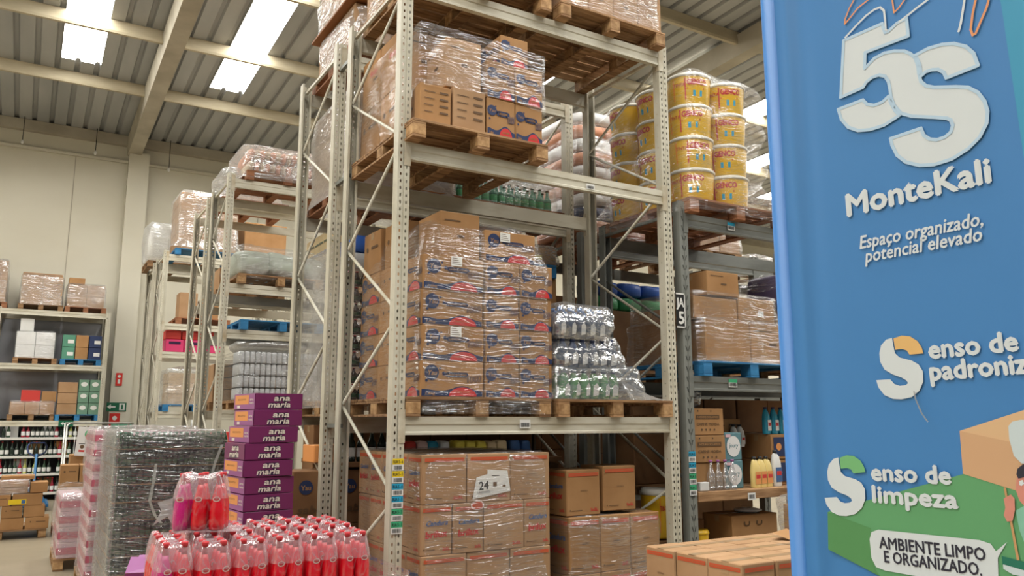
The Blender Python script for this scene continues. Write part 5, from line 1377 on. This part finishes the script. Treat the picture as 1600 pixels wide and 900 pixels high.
# loads on the wall rack
def wl(x, z, w_, nm, pm, cols, nz, sz, desc, mat, film='film', fr=None, top=None):
    pallet(x, 20.05, z, 'pallet under the %s on wall rack' % nm, pm, w_, 0.9, parts=False)
    n_ = len(cols)
    grid(x + 0.03, 20.08, z + 0.13, cols, [0.4, 0.4], sz, nz, desc, nm, mat, fr, None)
    if film:
        wrap(x + 0.01, x + 0.05 + sum(cols), 20.06, 20.92, z + 0.12, z + 0.16 + nz * sz, 'film round the %s' % nm, film, int(x * 10 + z * 7), 0.015, 36, 8, 0.03)
wl(-0.30, 4.02, 0.85, 'left top carton load', 'wood', [0.40, 0.38], 2, 0.32, 'tan carton', 'cardboard_pale', 'film_dense')
carton(-0.26, 20.1, 4.79, 0.75, 0.5, 0.05, 'flat brown carton sheet atop the left top load', 'cardboard')
wl(0.58, 4.02, 0.82, 'right top carton load', 'wood_red', [0.38, 0.36], 2, 0.25, 'tan carton', 'cardboard_pale', 'film_dense')
carton(0.62, 20.1, 4.66, 0.32, 0.4, 0.14, 'small brown carton atop the right top load', 'cardboard')
wl(-1.35, 4.02, 0.85, 'cut-off top load at the left border', 'wood_red', [0.40, 0.38], 3, 0.30, 'tan carton', 'cardboard_pale', 'film_dense')
wl(-0.30, 2.86, 0.82, 'white carton load', 'wood', [0.36, 0.37], 2, 0.28, 'white carton', 'cardboard_white', 'film')
carton(-0.22, 20.1, 3.555, 0.26, 0.3, 0.28, 'single white carton standing on the white stack', 'cardboard_white')
pallet(0.58, 20.05, 2.86, 'blue pallet on the middle beam of the wall rack', 'wood_blue', 0.80, 0.9, parts=False)
for i in range(3):
    for k in range(2):
        carton(0.60 + i * 0.26, 20.1, 2.99 + k * 0.27, 0.25, 0.4, 0.265, '%s carton, %s from left, %s layer, blue pallet of wall rack' % (('dark', 'brown', 'dark')[i], ORD[i], ('bottom', 'top')[k]), ('cap_green', 'cardboard', 'ink_navy')[i], ('wl', lambda p, w_, h: p.rect(w_ * 0.4, w_ * 0.9, h * 0.3, h * 0.6, 'paper', 1)) if i != 1 else None, tape=False)
wl(-1.40, 2.86, 0.82, 'boxed load at the left border', 'wood', [0.3, 0.3], 3, 0.25, 'dark boxed pack', 'cardboard_white', None)
wl(-0.30, 1.66, 0.88, 'low tan carton load', 'wood', [0.28, 0.27, 0.28], 1, 0.27, 'tan carton', 'cardboard', 'film')
carton(-0.08, 20.1, 2.065, 0.36, 0.3, 0.24, 'red box with white print on the low tan cartons', 'red_box', tape=False)
carton(0.30, 20.1, 2.065, 0.28, 0.3, 0.22, 'small tan carton beside the red box', 'cardboard')
pallet(0.56, 20.05, 1.66, 'blue pallet under the green boxes on the wall rack', 'wood_blue', 0.88, 0.9, parts=False)
for k in range(3):
    carton(0.60, 20.1, 1.79 + k * 0.235, 0.38, 0.4, 0.23, 'pale carton left of the green boxes, %s' % layer_name(k, 3), 'cardboard_pale')
    for i in range(2):
        carton(0.99 + i * 0.215, 20.1, 1.79 + k * 0.255, 0.21, 0.3, 0.25, 'green box with white oval, %s column, %s, wall rack' % (('left', 'right')[i], layer_name(k, 3)), 'green_box', ('ov', lambda p, w_, h: p.disc(w_ * 0.5, h * 0.6, w_ * 0.32, 'paper', 1, rv=h * 0.2)), tape=False)
carton(-1.40, 20.1, 1.66, 0.6, 0.5, 0.7, 'brown carton at the left border on the wall rack', 'cardboard')

# ================================================================ open floor at the left
pallet(-0.75, 13.7, 0.0, 'pallet on the floor under the loose brown carton pile', 'wood', 1.17, 1.0)
xs = -0.74
for k, (cols, off) in enumerate((([0.28, 0.30, 0.29, 0.30], 0.0), ([0.3, 0.24, 0.26, 0.27], 0.04), ([0.34, 0.30, 0.38], 0.06))):
    x = -0.76 + off
    for i, w_ in enumerate(cols):
        fr = DOT if (i + k) % 2 else None
        carton(x, 13.72, 0.13 + k * 0.165, w_, 0.4, 0.163, 'brown carton in the loose floor pile, %s from left, %s layer' % (ORD[i], ORD[k]), 'cardboard', fr)
        x += w_ + 0.012
p = P2().rect(0, 0.22, 0, 0.07, 'label_yellow').rect(0.16, 0.21, 0.01, 0.06, 'ink_blue', 2)
tag(put('box_sticker', p.mesh('box_sticker', (0, 0, 0), (1, 0, 0), (0, 0, 1)), None, (-0.08, 13.712, 0.48)), 'yellow and blue sticker on a brown carton in the loose floor pile', 'label')
carton(-0.70, 13.74, 0.63, 0.85, 0.42, 0.09, 'long flat carton with red print on the loose floor pile', 'cardboard', ('rd', lambda p, w_, h: p.rect(w_ * 0.3, w_ * 0.4, h * 0.3, h * 0.7, 'ink_red', 1)))
carton(-0.70, 13.74, 0.722, 0.85, 0.42, 0.09, 'second long flat carton on top of the loose floor pile', 'cardboard')
carton(0.17, 13.76, 0.63, 0.23, 0.4, 0.15, 'short carton at the right end of the loose floor pile', 'cardboard')
carton(-0.20, 13.80, 0.815, 0.42, 0.35, 0.06, 'thin carton lying topmost on the loose floor pile', 'cardboard')
wrap(-0.72, 0.17, 13.71, 14.2, 0.62, 0.83, 'film across the long flat cartons of the floor pile', 'film', 81, 0.01, 40, 6, 0.02)

pallet(0.50, 13.38, 0.0, 'wooden pallet under the wrapped carton stack by the roll cage', 'wood_red', 0.9, 1.0)
for k in range(5):
    for i in range(2):
        w_ = (0.36, 0.30)[i] if k < 4 else (0.24, 0.24)[i]
        carton(0.52 + (0.36, 0.30)[0] * i * (1 if k < 4 else 0.68), 13.4, 0.13 + k * 0.162, w_, 0.4, 0.16 if k < 4 else 0.25, 'carton in the stack by the roll cage, %s, %s layer' % (('left', 'right')[i], ORD[k]), 'cardboard', DOT if k > 2 else None)
wrap(0.50, 1.21, 13.38, 14.0, 0.12, 0.79, 'film gathered round the carton stack by the roll cage', 'film', 82, 0.025, 48, 12, 0.02, skirt=0.0)
# roll cage
t = thing('roll_cage', 'grey wire roll cage trolley with a poster, behind the wrapped bottle pallet', 'trolley', (0.60, 14.5, 0))
W_, D_, H_ = 0.95, 0.75, 1.62
MB().path([(0, 0, 0.15), (0, 0, H_ - 0.04), (0.04, 0, H_), (W_ - 0.04, 0, H_), (W_, 0, H_ - 0.04), (W_, 0, 0.15)], 0.014).build('front_frame', 'zinc', t)
MB().path([(0, D_, 0.15), (0, D_, H_), (W_, D_, H_), (W_, D_, 0.15)], 0.014).build('back_frame', 'zinc', t)
MB().bbox(0, W_, 0, D_, 0.13, 0.17).build('base', 'zinc', t)
for i in range(5):
    MB().tube((W_ * (i + 1) / 6, D_, 0.15), (W_ * (i + 1) / 6, D_, H_), 0.005, 6).build('wire', 'zinc', t)
for i in range(3):
    MB().tube((0, 0, 0.5 + 0.4 * i), (0, D_, 0.5 + 0.4 * i), 0.005, 6).build('wire', 'zinc', t)
for i, (a, b) in enumerate(((0.08, 0.08), (W_ - 0.08, 0.08), (0.08, D_ - 0.08), (W_ - 0.08, D_ - 0.08))):
    c = MB().prism([(0.055 * math.cos(q * math.pi / 6), 0.055 * math.sin(q * math.pi / 6)) for q in range(12)], (-0.015, 0, 0.058), (0.015, 0, 0.058), (0, 1, 0), (0, 0, 1)).box(-0.02, 0.02, -0.012, 0.012, 0.058, 0.13).build('caster', 'rubber', t, (a, b, 0))
carton(0.66, 14.55, 0.17, 0.8, 0.6, 0.62, 'big brown carton inside the roll cage', 'cardboard')
carton(0.68, 14.56, 0.79, 0.45, 0.45, 0.34, 'smaller brown carton on top inside the roll cage', 'cardboard')
p = P2().rect(0, 0.32, 0, 0.45, 'label_white').disc(0.17, 0.34, 0.07, 'pack_green', 2).disc(0.17, 0.30, 0.055, 'ink_red', 3).disc(0.19, 0.36, 0.025, 'pack_yellow', 4).rect(0.05, 0.13, 0.06, 0.09, 'ink_red', 2).rect(0.19, 0.28, 0.06, 0.09, 'ink_red', 2).disc(0.09, 0.14, 0.03, 'ink_brown', 2).disc(0.235, 0.14, 0.03, 'ink_brown', 2).rect(0.04, 0.13, 0.18, 0.19, 'ink_black', 2)
o = MB().box(0, 0.32, 0.001, 0.006, 0, 0.45).build('poster', 'label_white', None, (0.73, 14.47, 1.12)); tag(o, 'white poster with a green and red fruit picture hanging on the roll cage', 'poster')
o.rotation_euler = (0, R(4), 0)
put('printed_logo', p.mesh('printed_logo', (0, 0, 0), (1, 0, 0), (0, 0, 1)), o)
# pallet jack
t = thing('pallet_jack', 'blue hand pallet jack standing before the wine shelves', 'pallet jack', (0.27, 17.6, 0))
MB().path([(0, 0, 0.25), (0, -0.05, 1.05)], 0.022).build('shaft', 'jack_blue', t)
MB().path([(-0.02, -0.05, 1.0), (-0.14, -0.05, 1.08), (-0.16, -0.05, 1.18), (-0.12, -0.05, 1.25), (0.12, -0.05, 1.25), (0.16, -0.05, 1.18), (0.14, -0.05, 1.08), (0.02, -0.05, 1.0)], 0.015).build('handle', 'ink_navy', t)
MB().prism([(-0.24, 0), (0.24, 0), (0.2, 0.12), (0.06, 0.34), (-0.06, 0.34), (-0.2, 0.12)], (0, 0.0, 0.10), (0, 0.12, 0.10), (1, 0, 0), (0, 0, 1)).build('pump_housing', 'jack_blue', t)
for s_ in (-1, 1):
    MB().bbox(s_ * 0.19 - 0.08, s_ * 0.19 + 0.08, 0.1, 1.2, 0.07, 0.13).build('fork', 'jack_blue', t)
MB().prism([(0.09 * math.cos(q * math.pi / 8), 0.09 * math.sin(q * math.pi / 8)) for q in range(16)], (-0.05, -0.02, 0.09), (0.05, -0.02, 0.09), (0, 1, 0), (0, 0, 1)).build('wheel', 'rubber', t)

# --- pink pallets behind the wrapped bottle pallet
pk = ('pkf', lambda p, w_, h: p.rect(0, w_, h * 0.25, h * 0.7, 'pink_red', 1))
pallet(0.60, 8.95, 0.0, 'pallet under the tall pink packs behind the wrapped bottles', 'wood', 1.0, 1.1)
grid(0.62, 8.97, 0.13, [0.16] * 2 + [0.66], [0.27] * 4, 0.143, 10, 'pink pack', 'tall pink pallet', 'pink_pack', pk, pk, 'pink packs behind the wrapped bottles', name='pink_pack', cat='pack', tape=False)
pallet(0.42, 10.6, 0.0, 'pallet under the low pink packs behind', 'wood', 1.0, 1.1)
grid(0.44, 10.62, 0.13, [0.25] * 4, [0.25] * 4, 0.17, 4, 'pink pack', 'low pink pallet', 'pink_pack', pk, pk, 'pink packs on the low pallet', name='pink_pack', cat='pack', tape=False)
wrap(0.60, 1.62, 8.95, 10.08, 0.14, 1.60, 'cloudy film round the tall pink packs', 'film_dense', 97, 0.015, 60, 20, 0.03)
wrap(0.42, 1.46, 10.6, 11.65, 0.14, 0.84, 'film round the low pink packs', 'film_dense', 98, 0.015, 60, 14, 0.03)
# --- wrapped bottle pallet
pallet(0.66, 7.42, 0.0, 'pallet under the tall film-wrapped green bottle load', 'wood', 0.95, 1.2)
sb = bottle_mesh(0.136, 0.0215, 'glass_green', 'cap_green', 'glass_dark', 10, 0.20)
sbd = bottle_mesh(0.136, 0.0215, 'glass_dark', 'ink_black', 'glass_green', 10, 0.16)
for k in range(10):
    z = 0.132 + k * 0.143
    tag(MB().box(0.672, 1.565, 7.425, 8.58, z, z + 0.004).build('cardboard_tray', 'cardboard_pale'), 'thin cardboard sheet under the %s bottle layer of wrapped pallet' % layer_name(k, 10), 'tray')
    for i in range(20):
        tag(put('beer_bottle', sb if k == 9 else sbd, None, (0.70 + i * 0.0438, 7.45, z + 0.005)), '%s beer bottle, %s from left, %s layer, film-wrapped pallet' % ('green-capped' if k == 9 else 'dark', ORD[i], layer_name(k, 10)), 'bottle', 'beer bottles of the wrapped pallet front')
    if k == 9:
        for j in range(1, 4):
            for i in range(0, 20):
                if j < 3:
                    tag(put('beer_bottle', sb, None, (0.70 + i * 0.0438, 7.45 + j * 0.0438, z + 0.005)), 'green-capped beer bottle, %s from left, %s row, top layer' % (ORD[i], ORD[j]), 'bottle', 'beer bottles of the wrapped pallet top')
    tag(MB().bbox(0.81, 1.56, 7.49, 8.55, z + 0.005, z + (0.134 if k < 9 else 0.09), 0.012).build('bottle_pack', 'glass_dark'), 'dark inner shrink packs behind the front bottles, %s layer, wrapped pallet' % layer_name(k, 10), 'pack')
    for j in range(4):
        tag(MB().bbox(0.675, 0.80, 7.49 + j * 0.27, 7.75 + j * 0.27, z + 0.005, z + 0.138, 0.012).build('bottle_pack', 'glass_dark' if k != 9 else 'glass_green'), 'dark shrink pack on the left side, %s from front, %s layer, wrapped pallet' % (ORD[j], layer_name(k, 10)), 'pack')
for k in range(9):
    for i in range(6):
        rx = 0.705 + (i * 0.158) % 0.86
        tag(put('round_logo', P2().disc(0, 0, 0.026, 'ink_black').disc(0, 0, 0.016, 'glass_green', 2).mesh('round_logo', (0, 0, 0), (1, 0, 0), (0, 0, 1)) if not _BX.get('rl') else _BX['rl'], None, (rx, 7.424, 0.132 + (k + 1) * 0.143 + 0.06)), 'round dark logo on a shrink pack, %s of layer %s' % (ORD[i], ORD[k]), 'logo', 'round logos on the wrapped bottle packs')
        _BX['rl'] = bpy.data.objects[-1].data if False else _BX.get('rl')
wrap(0.66, 1.575, 7.405, 8.62, 0.14, 1.575, 'stretch film round the tall green bottle pallet', 'film_mild', 91, 0.012, 84, 44, 0.02)
wrap(0.655, 0.70, 7.40, 8.62, 0.14, 1.58, 'thick hazy film on the left side of the green bottle pallet', 'film_dense', 92, 0.008, 40, 30, 0.01)
for i, pts in enumerate(([(0.98, 7.385, 1.30), (0.97, 7.38, 1.15), (0.95, 7.375, 1.0), (1.0, 7.37, 0.88), (1.05, 7.36, 0.82)], [(1.50, 7.385, 1.45), (1.45, 7.38, 1.3), (1.42, 7.38, 1.15)])):
    m_ = MB()
    for a, b in zip(pts, pts[1:]):
        m_.add([(a[0] - 0.009, a[1], a[2]), (a[0] + 0.009, a[1] - 0.01, a[2]), (b[0] + 0.012, b[1] - 0.01, b[2]), (b[0] - 0.012, b[1], b[2])], [(0, 1, 2, 3)], 0, True)
    tag(m_.build('film_tail', 'film_hazy'), ('long loose film tail hanging on the bottle pallet front', 'short loose film tail at the right of the bottle pallet front')[i], 'plastic film')

# --- purple printed cartons
def pr_ana(p, w_, h):
    p.rect(w_ * 0.0, w_ * 1.0, h * 0.02, h * 0.98, 'purple', 1)
    for t_, u, v, s_ in (('ana', 0.38, 0.54, 0.34), ('maria', 0.27, 0.12, 0.34)):
        for b_, mt, l in ((0.14, 'ink_plum', 2), (0.035, 'logo_white', 3)):
            p.text(t_, w_ * u, h * v, h * s_, mt, l, w=w_ * (0.46 if t_ == 'maria' else 0.34), ang=0.02, shear=0.25, bold=b_)
def pr_ana_side(p, w_, h):
    p.rect(0, w_, h * 0.02, h * 0.98, 'purple_light', 1).rect(w_ * 0.05, w_ * 0.72, h * 0.32, h * 0.90, 'orange_panel', 2)
    p.text('BISCOITO', w_ * 0.2, h * 0.58, h * 0.10, 'ink_brown', 3, w=w_ * 0.38)
    p.text('ana', w_ * 0.78, h * 0.55, h * 0.16, 'logo_white', 3, w=w_ * 0.17).text('maria', w_ * 0.77, h * 0.35, h * 0.14, 'logo_white', 3, w=w_ * 0.19)
    p.rect(w_ * 0.16, w_ * 0.30, h * 0.08, h * 0.26, 'logo_white', 2)
ANA = ('ana', pr_ana); ANAS = ('anas', pr_ana_side)
jx = [0, 0.006, -0.004, 0.004, -0.006, 0.002, 0, 0, 0, -0.002, 0.0, -0.018, -0.014, 0.012, 0.036, 0.042]
for k in range(15):
    carton(1.30 + jx[k + 1], 5.62 + jx[k] * 0.4, 0.155 + k * 0.1125, 0.345, 0.42, 0.1115, 'purple carton with white lettering, %s from the bottom of the tall stack' % ORD[k], 'purple', ANA, ANAS if k != 11 else ANA, 'purple cartons of the tall stack', rot=0.10 + 0.015 * math.sin(k * 2.3), tape=False)
pallet(1.22, 5.58, 0.0, 'pallet under the tall stack of purple cartons', 'wood', 0.6, 0.6, parts=False)
t = carton(0.62, 5.80, 0.13, 0.34, 0.34, 0.46, 'purple carton block under the open purple carton, near bottle pallet', 'purple', None, None, rot=-0.3, tape=False)
pallet(0.55, 5.72, 0.0, 'small pallet under the open purple carton', 'wood', 0.5, 0.5, parts=False)
t = thing('open_carton', 'purple carton with raised orange-lined flaps at the foot of bottle pallet', 'box', (0.63, 5.76, 0.592), -0.30)
MB().bbox(0, 0.33, 0, 0.32, 0, 0.115, 0.003).build('carton_body', 'purple', t)
put('printed_logo', print_mesh(pr_ana, 0.33, 0.115, 'ana'), t, (0, -0.002, 0))
MB().add([(0, 0, 0.115), (0.33, 0, 0.115), (0.33, 0.15, 0.175), (0.0, 0.15, 0.19)], [(0, 1, 2, 3)]).add([(0, 0, 0.117), (0.33, 0, 0.117), (0.33, 0.15, 0.178), (0.0, 0.15, 0.193)], [(0, 1, 2, 3)], 1).build('flap', ['orange_panel', 'purple_light'], t)
MB().add([(0, 0.32, 0.115), (0.33, 0.32, 0.115), (0.33, 0.42, 0.16), (0.0, 0.42, 0.16)], [(0, 1, 2, 3)]).add([(0, 0.32, 0.117), (0.33, 0.32, 0.117), (0.33, 0.42, 0.163), (0.0, 0.42, 0.163)], [(0, 1, 2, 3)], 1).build('flap', ['orange_panel', 'purple_light'], t)

# --- red bottles in the foreground
H_B, R_B = 0.285, 0.040
jm = []
for body in ('juice', 'juice_pink'):
    m_ = MB()
    h, r = H_B, R_B
    m_.lathe([(r * 0.7, 0), (r * 0.95, 0.006), (r, 0.03), (r * 0.97, h * 0.30), (r * 0.93, h * 0.45), (r * 0.72, h * 0.58), (r * 0.48, h * 0.70), (r * 0.36, h * 0.80)], 20, 0)
    m_.lathe([(r * 0.37, h * 0.79), (r * 0.33, h * 0.90), (r * 0.32, h * 0.94)], 14, 1)
    jm.append(m_.mesh('bottle_body', [body, 'neck_red']))
jcap = MB().lathe([(R_B * 0.42, H_B * 0.92), (R_B * 0.42, H_B * 0.99), (R_B * 0.36, H_B)], 14).mesh('cap', ['cap_red'])
p = P2().disc(0, 0.155, 0.019, 'label_pale_red', 1, rv=0.013).disc(0, 0.156, 0.014, 'neck_red', 2, rv=0.009)
lab_ = p.onto(MB(), (0, -R_B * 0.86, 0), (1, 0, 0), (0, 0, 1)).mesh('label', p.mats)
def juice(x, y, z, label, rot=0.0, pink=False, group='red juice bottles in shrink packs'):
    t = thing('juice_bottle', label, 'bottle', (x, y, z), rot, group)
    put('bottle_body', jm[1 if pink else 0], t)
    put('cap', jcap, t)
    put('label', lab_, t)
    return t
E_R = Vector((math.sin(R(91)), math.cos(R(91)), 0)); E_B = Vector((-E_R.y, E_R.x, 0))
ORG = Vector((0.625, 4.19, 0))
ZT = 0.795
def pack_film(cx, cy_, z, wx, wy, rot, label, seed, h=H_B):
    """film over six bottles: straight at the foot, drawn in to the necks, dimpled between the caps"""
    m_ = MB(); n = 40; vs = []
    lv = [(0, 1.0), (0.15, 1.0), (0.35, 1.0), (0.55, 0.98), (0.70, 0.93), (0.82, 0.87), (0.93, 0.80), (1.0, 0.74), (1.02, 0.6)]
    for t, f in lv:
        for i in range(n):
            a = 2 * math.pi * (i + 0.5) / n
            ca, sa = math.cos(a), math.sin(a)
            px = math.copysign(abs(ca) ** 0.35, ca) * wx / 2 * f
            py = math.copysign(abs(sa) ** 0.35, sa) * wy / 2 * f
            d = noise.noise(Vector((px * 30 + seed * 3, py * 30, t * 3))) * 0.005 * (0.5 + t)
            sag = 0.03 * (0.5 + 0.5 * math.cos(a * 4)) * (t > 0.9)
            l = math.hypot(px, py)
            vs.append((px * (1 + d / l), py * (1 + d / l), h * t - sag * 0.5))
    nk = len(lv)
    fs = [(k * n + i, k * n + (i + 1) % n, (k + 1) * n + (i + 1) % n, (k + 1) * n + i) for k in range(nk - 1) for i in range(n)]
    st = len(vs); vs.append((0, 0, h * 0.93))
    fs += [((nk - 1) * n + i, (nk - 1) * n + (i + 1) % n, st) for i in range(n)]
    m_.add(vs, fs, 0, True)
    m_.m = [1 if i < 3 * n else 0 for i in range(len(m_.m))]
    return tag(m_.build('shrink_film', ['film_pack', 'film_clear'], None, (cx, cy_, z), rot), label, 'plastic film')
rowrot = math.atan2(E_R.y, E_R.x)
pallet(0.58, 4.15, 0.0, 'pallet carrying the red juice bottle packs in the foreground', 'wood', 1.10, 0.85, rot=rowrot)
pn = 0
for a in range(6):
    for b in range(3):
        if b == 2 and a == 0:
            continue
        zt = ZT + rng.uniform(-0.004, 0.010) + (0.012 if b else 0)
        base = ORG + E_R * (a * 0.176) + E_B * (b * 0.258)
        for i in range(2):
            for j in range(3):
                q = base + E_R * (i * 0.083) + E_B * (j * 0.084)
                juice(q.x, q.y, zt, 'red bottle, %s %s of six-pack %s in %s row of foreground pallet' % (('front', 'middle', 'back')[j], ('left', 'right')[i], ORD[a], ('front', 'middle', 'back')[b]), rowrot + rng.uniform(-0.4, 0.4), pink=(a + b + i) % 7 == 0)
        c = base + E_R * 0.042 + E_B * 0.084
        pack_film(c.x, c.y, zt, 0.172, 0.256, rowrot, 'shrink film of six-pack %s in %s row of red bottles' % (ORD[a], ('front', 'middle', 'back')[b]), a * 3 + b)
        for lvl in range(2):
            for i in range(2):
                if b == 0:
                    q = base + E_R * (i * 0.083)
                    juice(q.x, q.y, ZT - 0.29 * (lvl + 1), 'red bottle low in the foreground pallet, pack %s, %s, layer %s down' % (ORD[a], ('left', 'right')[i], ORD[lvl + 1]), rowrot)
tag(MB().box(0, 1.04, 0, 0.8, 0, 0.004).build('layer_sheet', 'cardboard_pale', None, (ORG.x - 0.02, ORG.y - 0.03, ZT - 0.006), rowrot), 'cardboard sheet under the top layer of red bottles', 'sheet')
tag(MB().bbox(0, 1.0, 0.10, 0.8, 0, ZT - 0.14, 0.01).build('bottle_pack', 'juice', None, (ORG.x - 0.02, ORG.y - 0.02, 0.13), rowrot), 'dense lower block of red shrink packs inside the foreground pallet', 'pack')
# single pack on top at the left
c0 = Vector((0.735, 4.52, 1.10)); 
tag(MB().box(-0.02, 0.30, -0.06, 0.16, -0.006, 0.0).build('layer_sheet', 'film_pack', None, c0, R(-20)), 'plastic sheet under the single six-pack on top', 'sheet')
er = Vector((math.cos(R(-24)), math.sin(R(-24)), 0)); eb = Vector((-er.y, er.x, 0))
for i in range(3):
    for j in range(2):
        q = c0 + er * (i * 0.090) + eb * (j * 0.088)
        juice(q.x, q.y, q.z, 'red bottle of the single six-pack on top, %s from left, %s' % (ORD[i], ('front', 'back')[j]), R(-24), pink=(i == 0), group='bottles of the single six-pack on top')
c = c0 + er * 0.09 + eb * 0.044
pack_film(c.x, c.y, c.z, 0.275, 0.185, R(-24), 'torn shrink film of the single six-pack standing on top', 77)
m_ = MB().add([(0, 0, 0.16), (-0.07, 0.01, 0.14), (-0.05, 0, 0.10), (-0.085, 0.0, 0.03), (-0.02, 0, 0.07), (0.01, 0, 0.02)], [(0, 1, 2), (0, 2, 4), (2, 3, 4), (0, 4, 5)], 0, True)
tag(m_.build('film_flap', 'film_hazy', None, c0 - er * 0.045), 'torn film corner sticking out left of the single six-pack', 'plastic film')
c = ORG + E_R * 0.75 + E_B * 0.05
tag(wrap(-0.42, 0.30, -0.14, 0.60, ZT - 0.2, ZT + 0.11, 'tight film wound across the right half of the red bottles', 'film', 95, 0.01, 60, 10, 0.0, topfill=False), None)
wf = bpy.context.scene.objects[-1]
wf = [o for o in COL.objects if o.get('label', '').startswith('tight film wound across')][0]
wf.location = (c.x, c.y, wf.location.z); wf.rotation_euler = (0, 0, rowrot)

# --- cartons in the right foreground
pallet(3.0, 2.88, 0.0, 'pallet on the floor under the loose cartons at the right', 'wood', 1.2, 1.0)
for k in range(3):
    z = 0.0 + 0.13 + k * 0.28
    for i in range(5):
        for j in range(3):
            if (i and j) and k < 2:
                continue
            carton(3.03 + i * 0.236, 2.885 + j * 0.24, z, 0.235, 0.237, 0.278, 'loose carton with red band, column %s, row %s, %s layer, right foreground stack' % (ORD[i], ORD[j], layer_name(k, 3)),
                   'cardboard_pale', CAN if i % 2 else CANP, CANP, 'loose cartons in the right foreground')
tag(MB().add([(0, 0, 0), (0.2, 0, 0), (0.2, 0.10, 0.035), (0, 0.10, 0.03), (0, 0, -0.002), (0.2, 0, -0.002)], [(0, 1, 2, 3), (0, 1, 5, 4)]).build('raised_flap', 'cardboard', None, (3.85, 3.30, 0.975), 0.3), 'raised carton flap on top of the right foreground stack', 'flap')

# ================================================================ banner

BO = Vector((1.28548, 1.09403, 0)); BU = Vector((0.076719, -0.997053, 0)); BN = BU.cross(Vector((0, 0, 1)))
t = thing('banner', 'tall blue fabric banner stand with large white 5S lettering', 'banner', BO)
def bl(v):                     # banner-local point: u along the cloth, outward n, z
    return BU * v[0] + BN * v[1] + Vector((0, 0, v[2]))
m_ = MB(); vs = []; US = [0.016 + 0.002 * i for i in range(6)] + [0.03 + 0.03 * i for i in range(35)]
def wavy(u, z):
    return 0.0035 * math.exp(-((u - 0.055) / 0.012) ** 2) - 0.003 * math.exp(-((u - 0.085) / 0.02) ** 2)
US = [0.0 + 0.006 * i for i in range(24)] + [0.16 + 0.04 * i for i in range(24)]
ZS = [0.12 + 0.2 * i for i in range(15)]
for z in ZS:
    for u in US:
        vs.append(bl((u + 0.012 * (1 - 0) * 0, wavy(u, z) - 0.001, z)))
nu = len(US)
m_.add(vs, [(j * nu + i, j * nu + i + 1, (j + 1) * nu + i + 1, (j + 1) * nu + i) for j in range(len(ZS) - 1) for i in range(nu - 1)], 0, True)
b0 = len(m_.v)
m_.add([Vector(v) - BN * 0.002 for v in vs], [(j * nu + i, (j + 1) * nu + i, (j + 1) * nu + i + 1, j * nu + i + 1) for j in range(len(ZS) - 1) for i in range(nu - 1)], 0, True)
m_.build('fabric', 'b_blue', t)
MB().tube((0, 0, 0), (0, 0, 2.98), 0.019, 20).build('side_pole', 'b_edge', t, bl((0.010, -0.010, 0)))
MB().tube((0, 0, 0), (0, 0, 2.98), 0.019, 20).build('side_pole', 'b_blue', t, bl((1.09, -0.010, 0)))
MB().tube(bl((0.01, -0.01, 2.93)), bl((1.09, -0.01, 2.93)), 0.019, 16).build('top_rail', 'zinc', t)
for u in (0.01, 1.09):
    MB().tube(bl((u, -0.35, 0.02)), bl((u, 0.25, 0.02)), 0.02, 10).build('foot', 'zinc', t)
p = P2()
for it in BANNER:
    if it[0] == 'p':
        p.poly(it[3], it[1], it[2])
    elif it[0] == 'l':
        p.line(it[3], it[1], it[2], it[4])
    else:
        _, m1, l1, s_, ua, ub, ht, sh = it
        L = math.hypot(ub[0] - ua[0], ub[1] - ua[1])
        p.text(s_, ua[0], ua[1], abs(ht) * (0.92 if ht > 0.03 else 1), m1, l1, w=L, ang=math.atan2(ub[1] - ua[1], ub[0] - ua[0]), shear=sh, bold=0.04 if ht > 0.03 else 0.02)
put('printed_artwork', p.mesh('printed_artwork', (0, 0, 0), BU, (0, 0, 1), 0.0005), t, BN * 0.0006)
pts = [bl((0.2625, 0.004, 1.70)), bl((0.267, 0.010, 1.688)), bl((0.272, 0.012, 1.677)), bl((0.279, 0.016, 1.663)), bl((0.289, 0.018, 1.649))]
MB().path(pts, 0.0012, 6).build('plastic_tie', 'film_hazy', t)
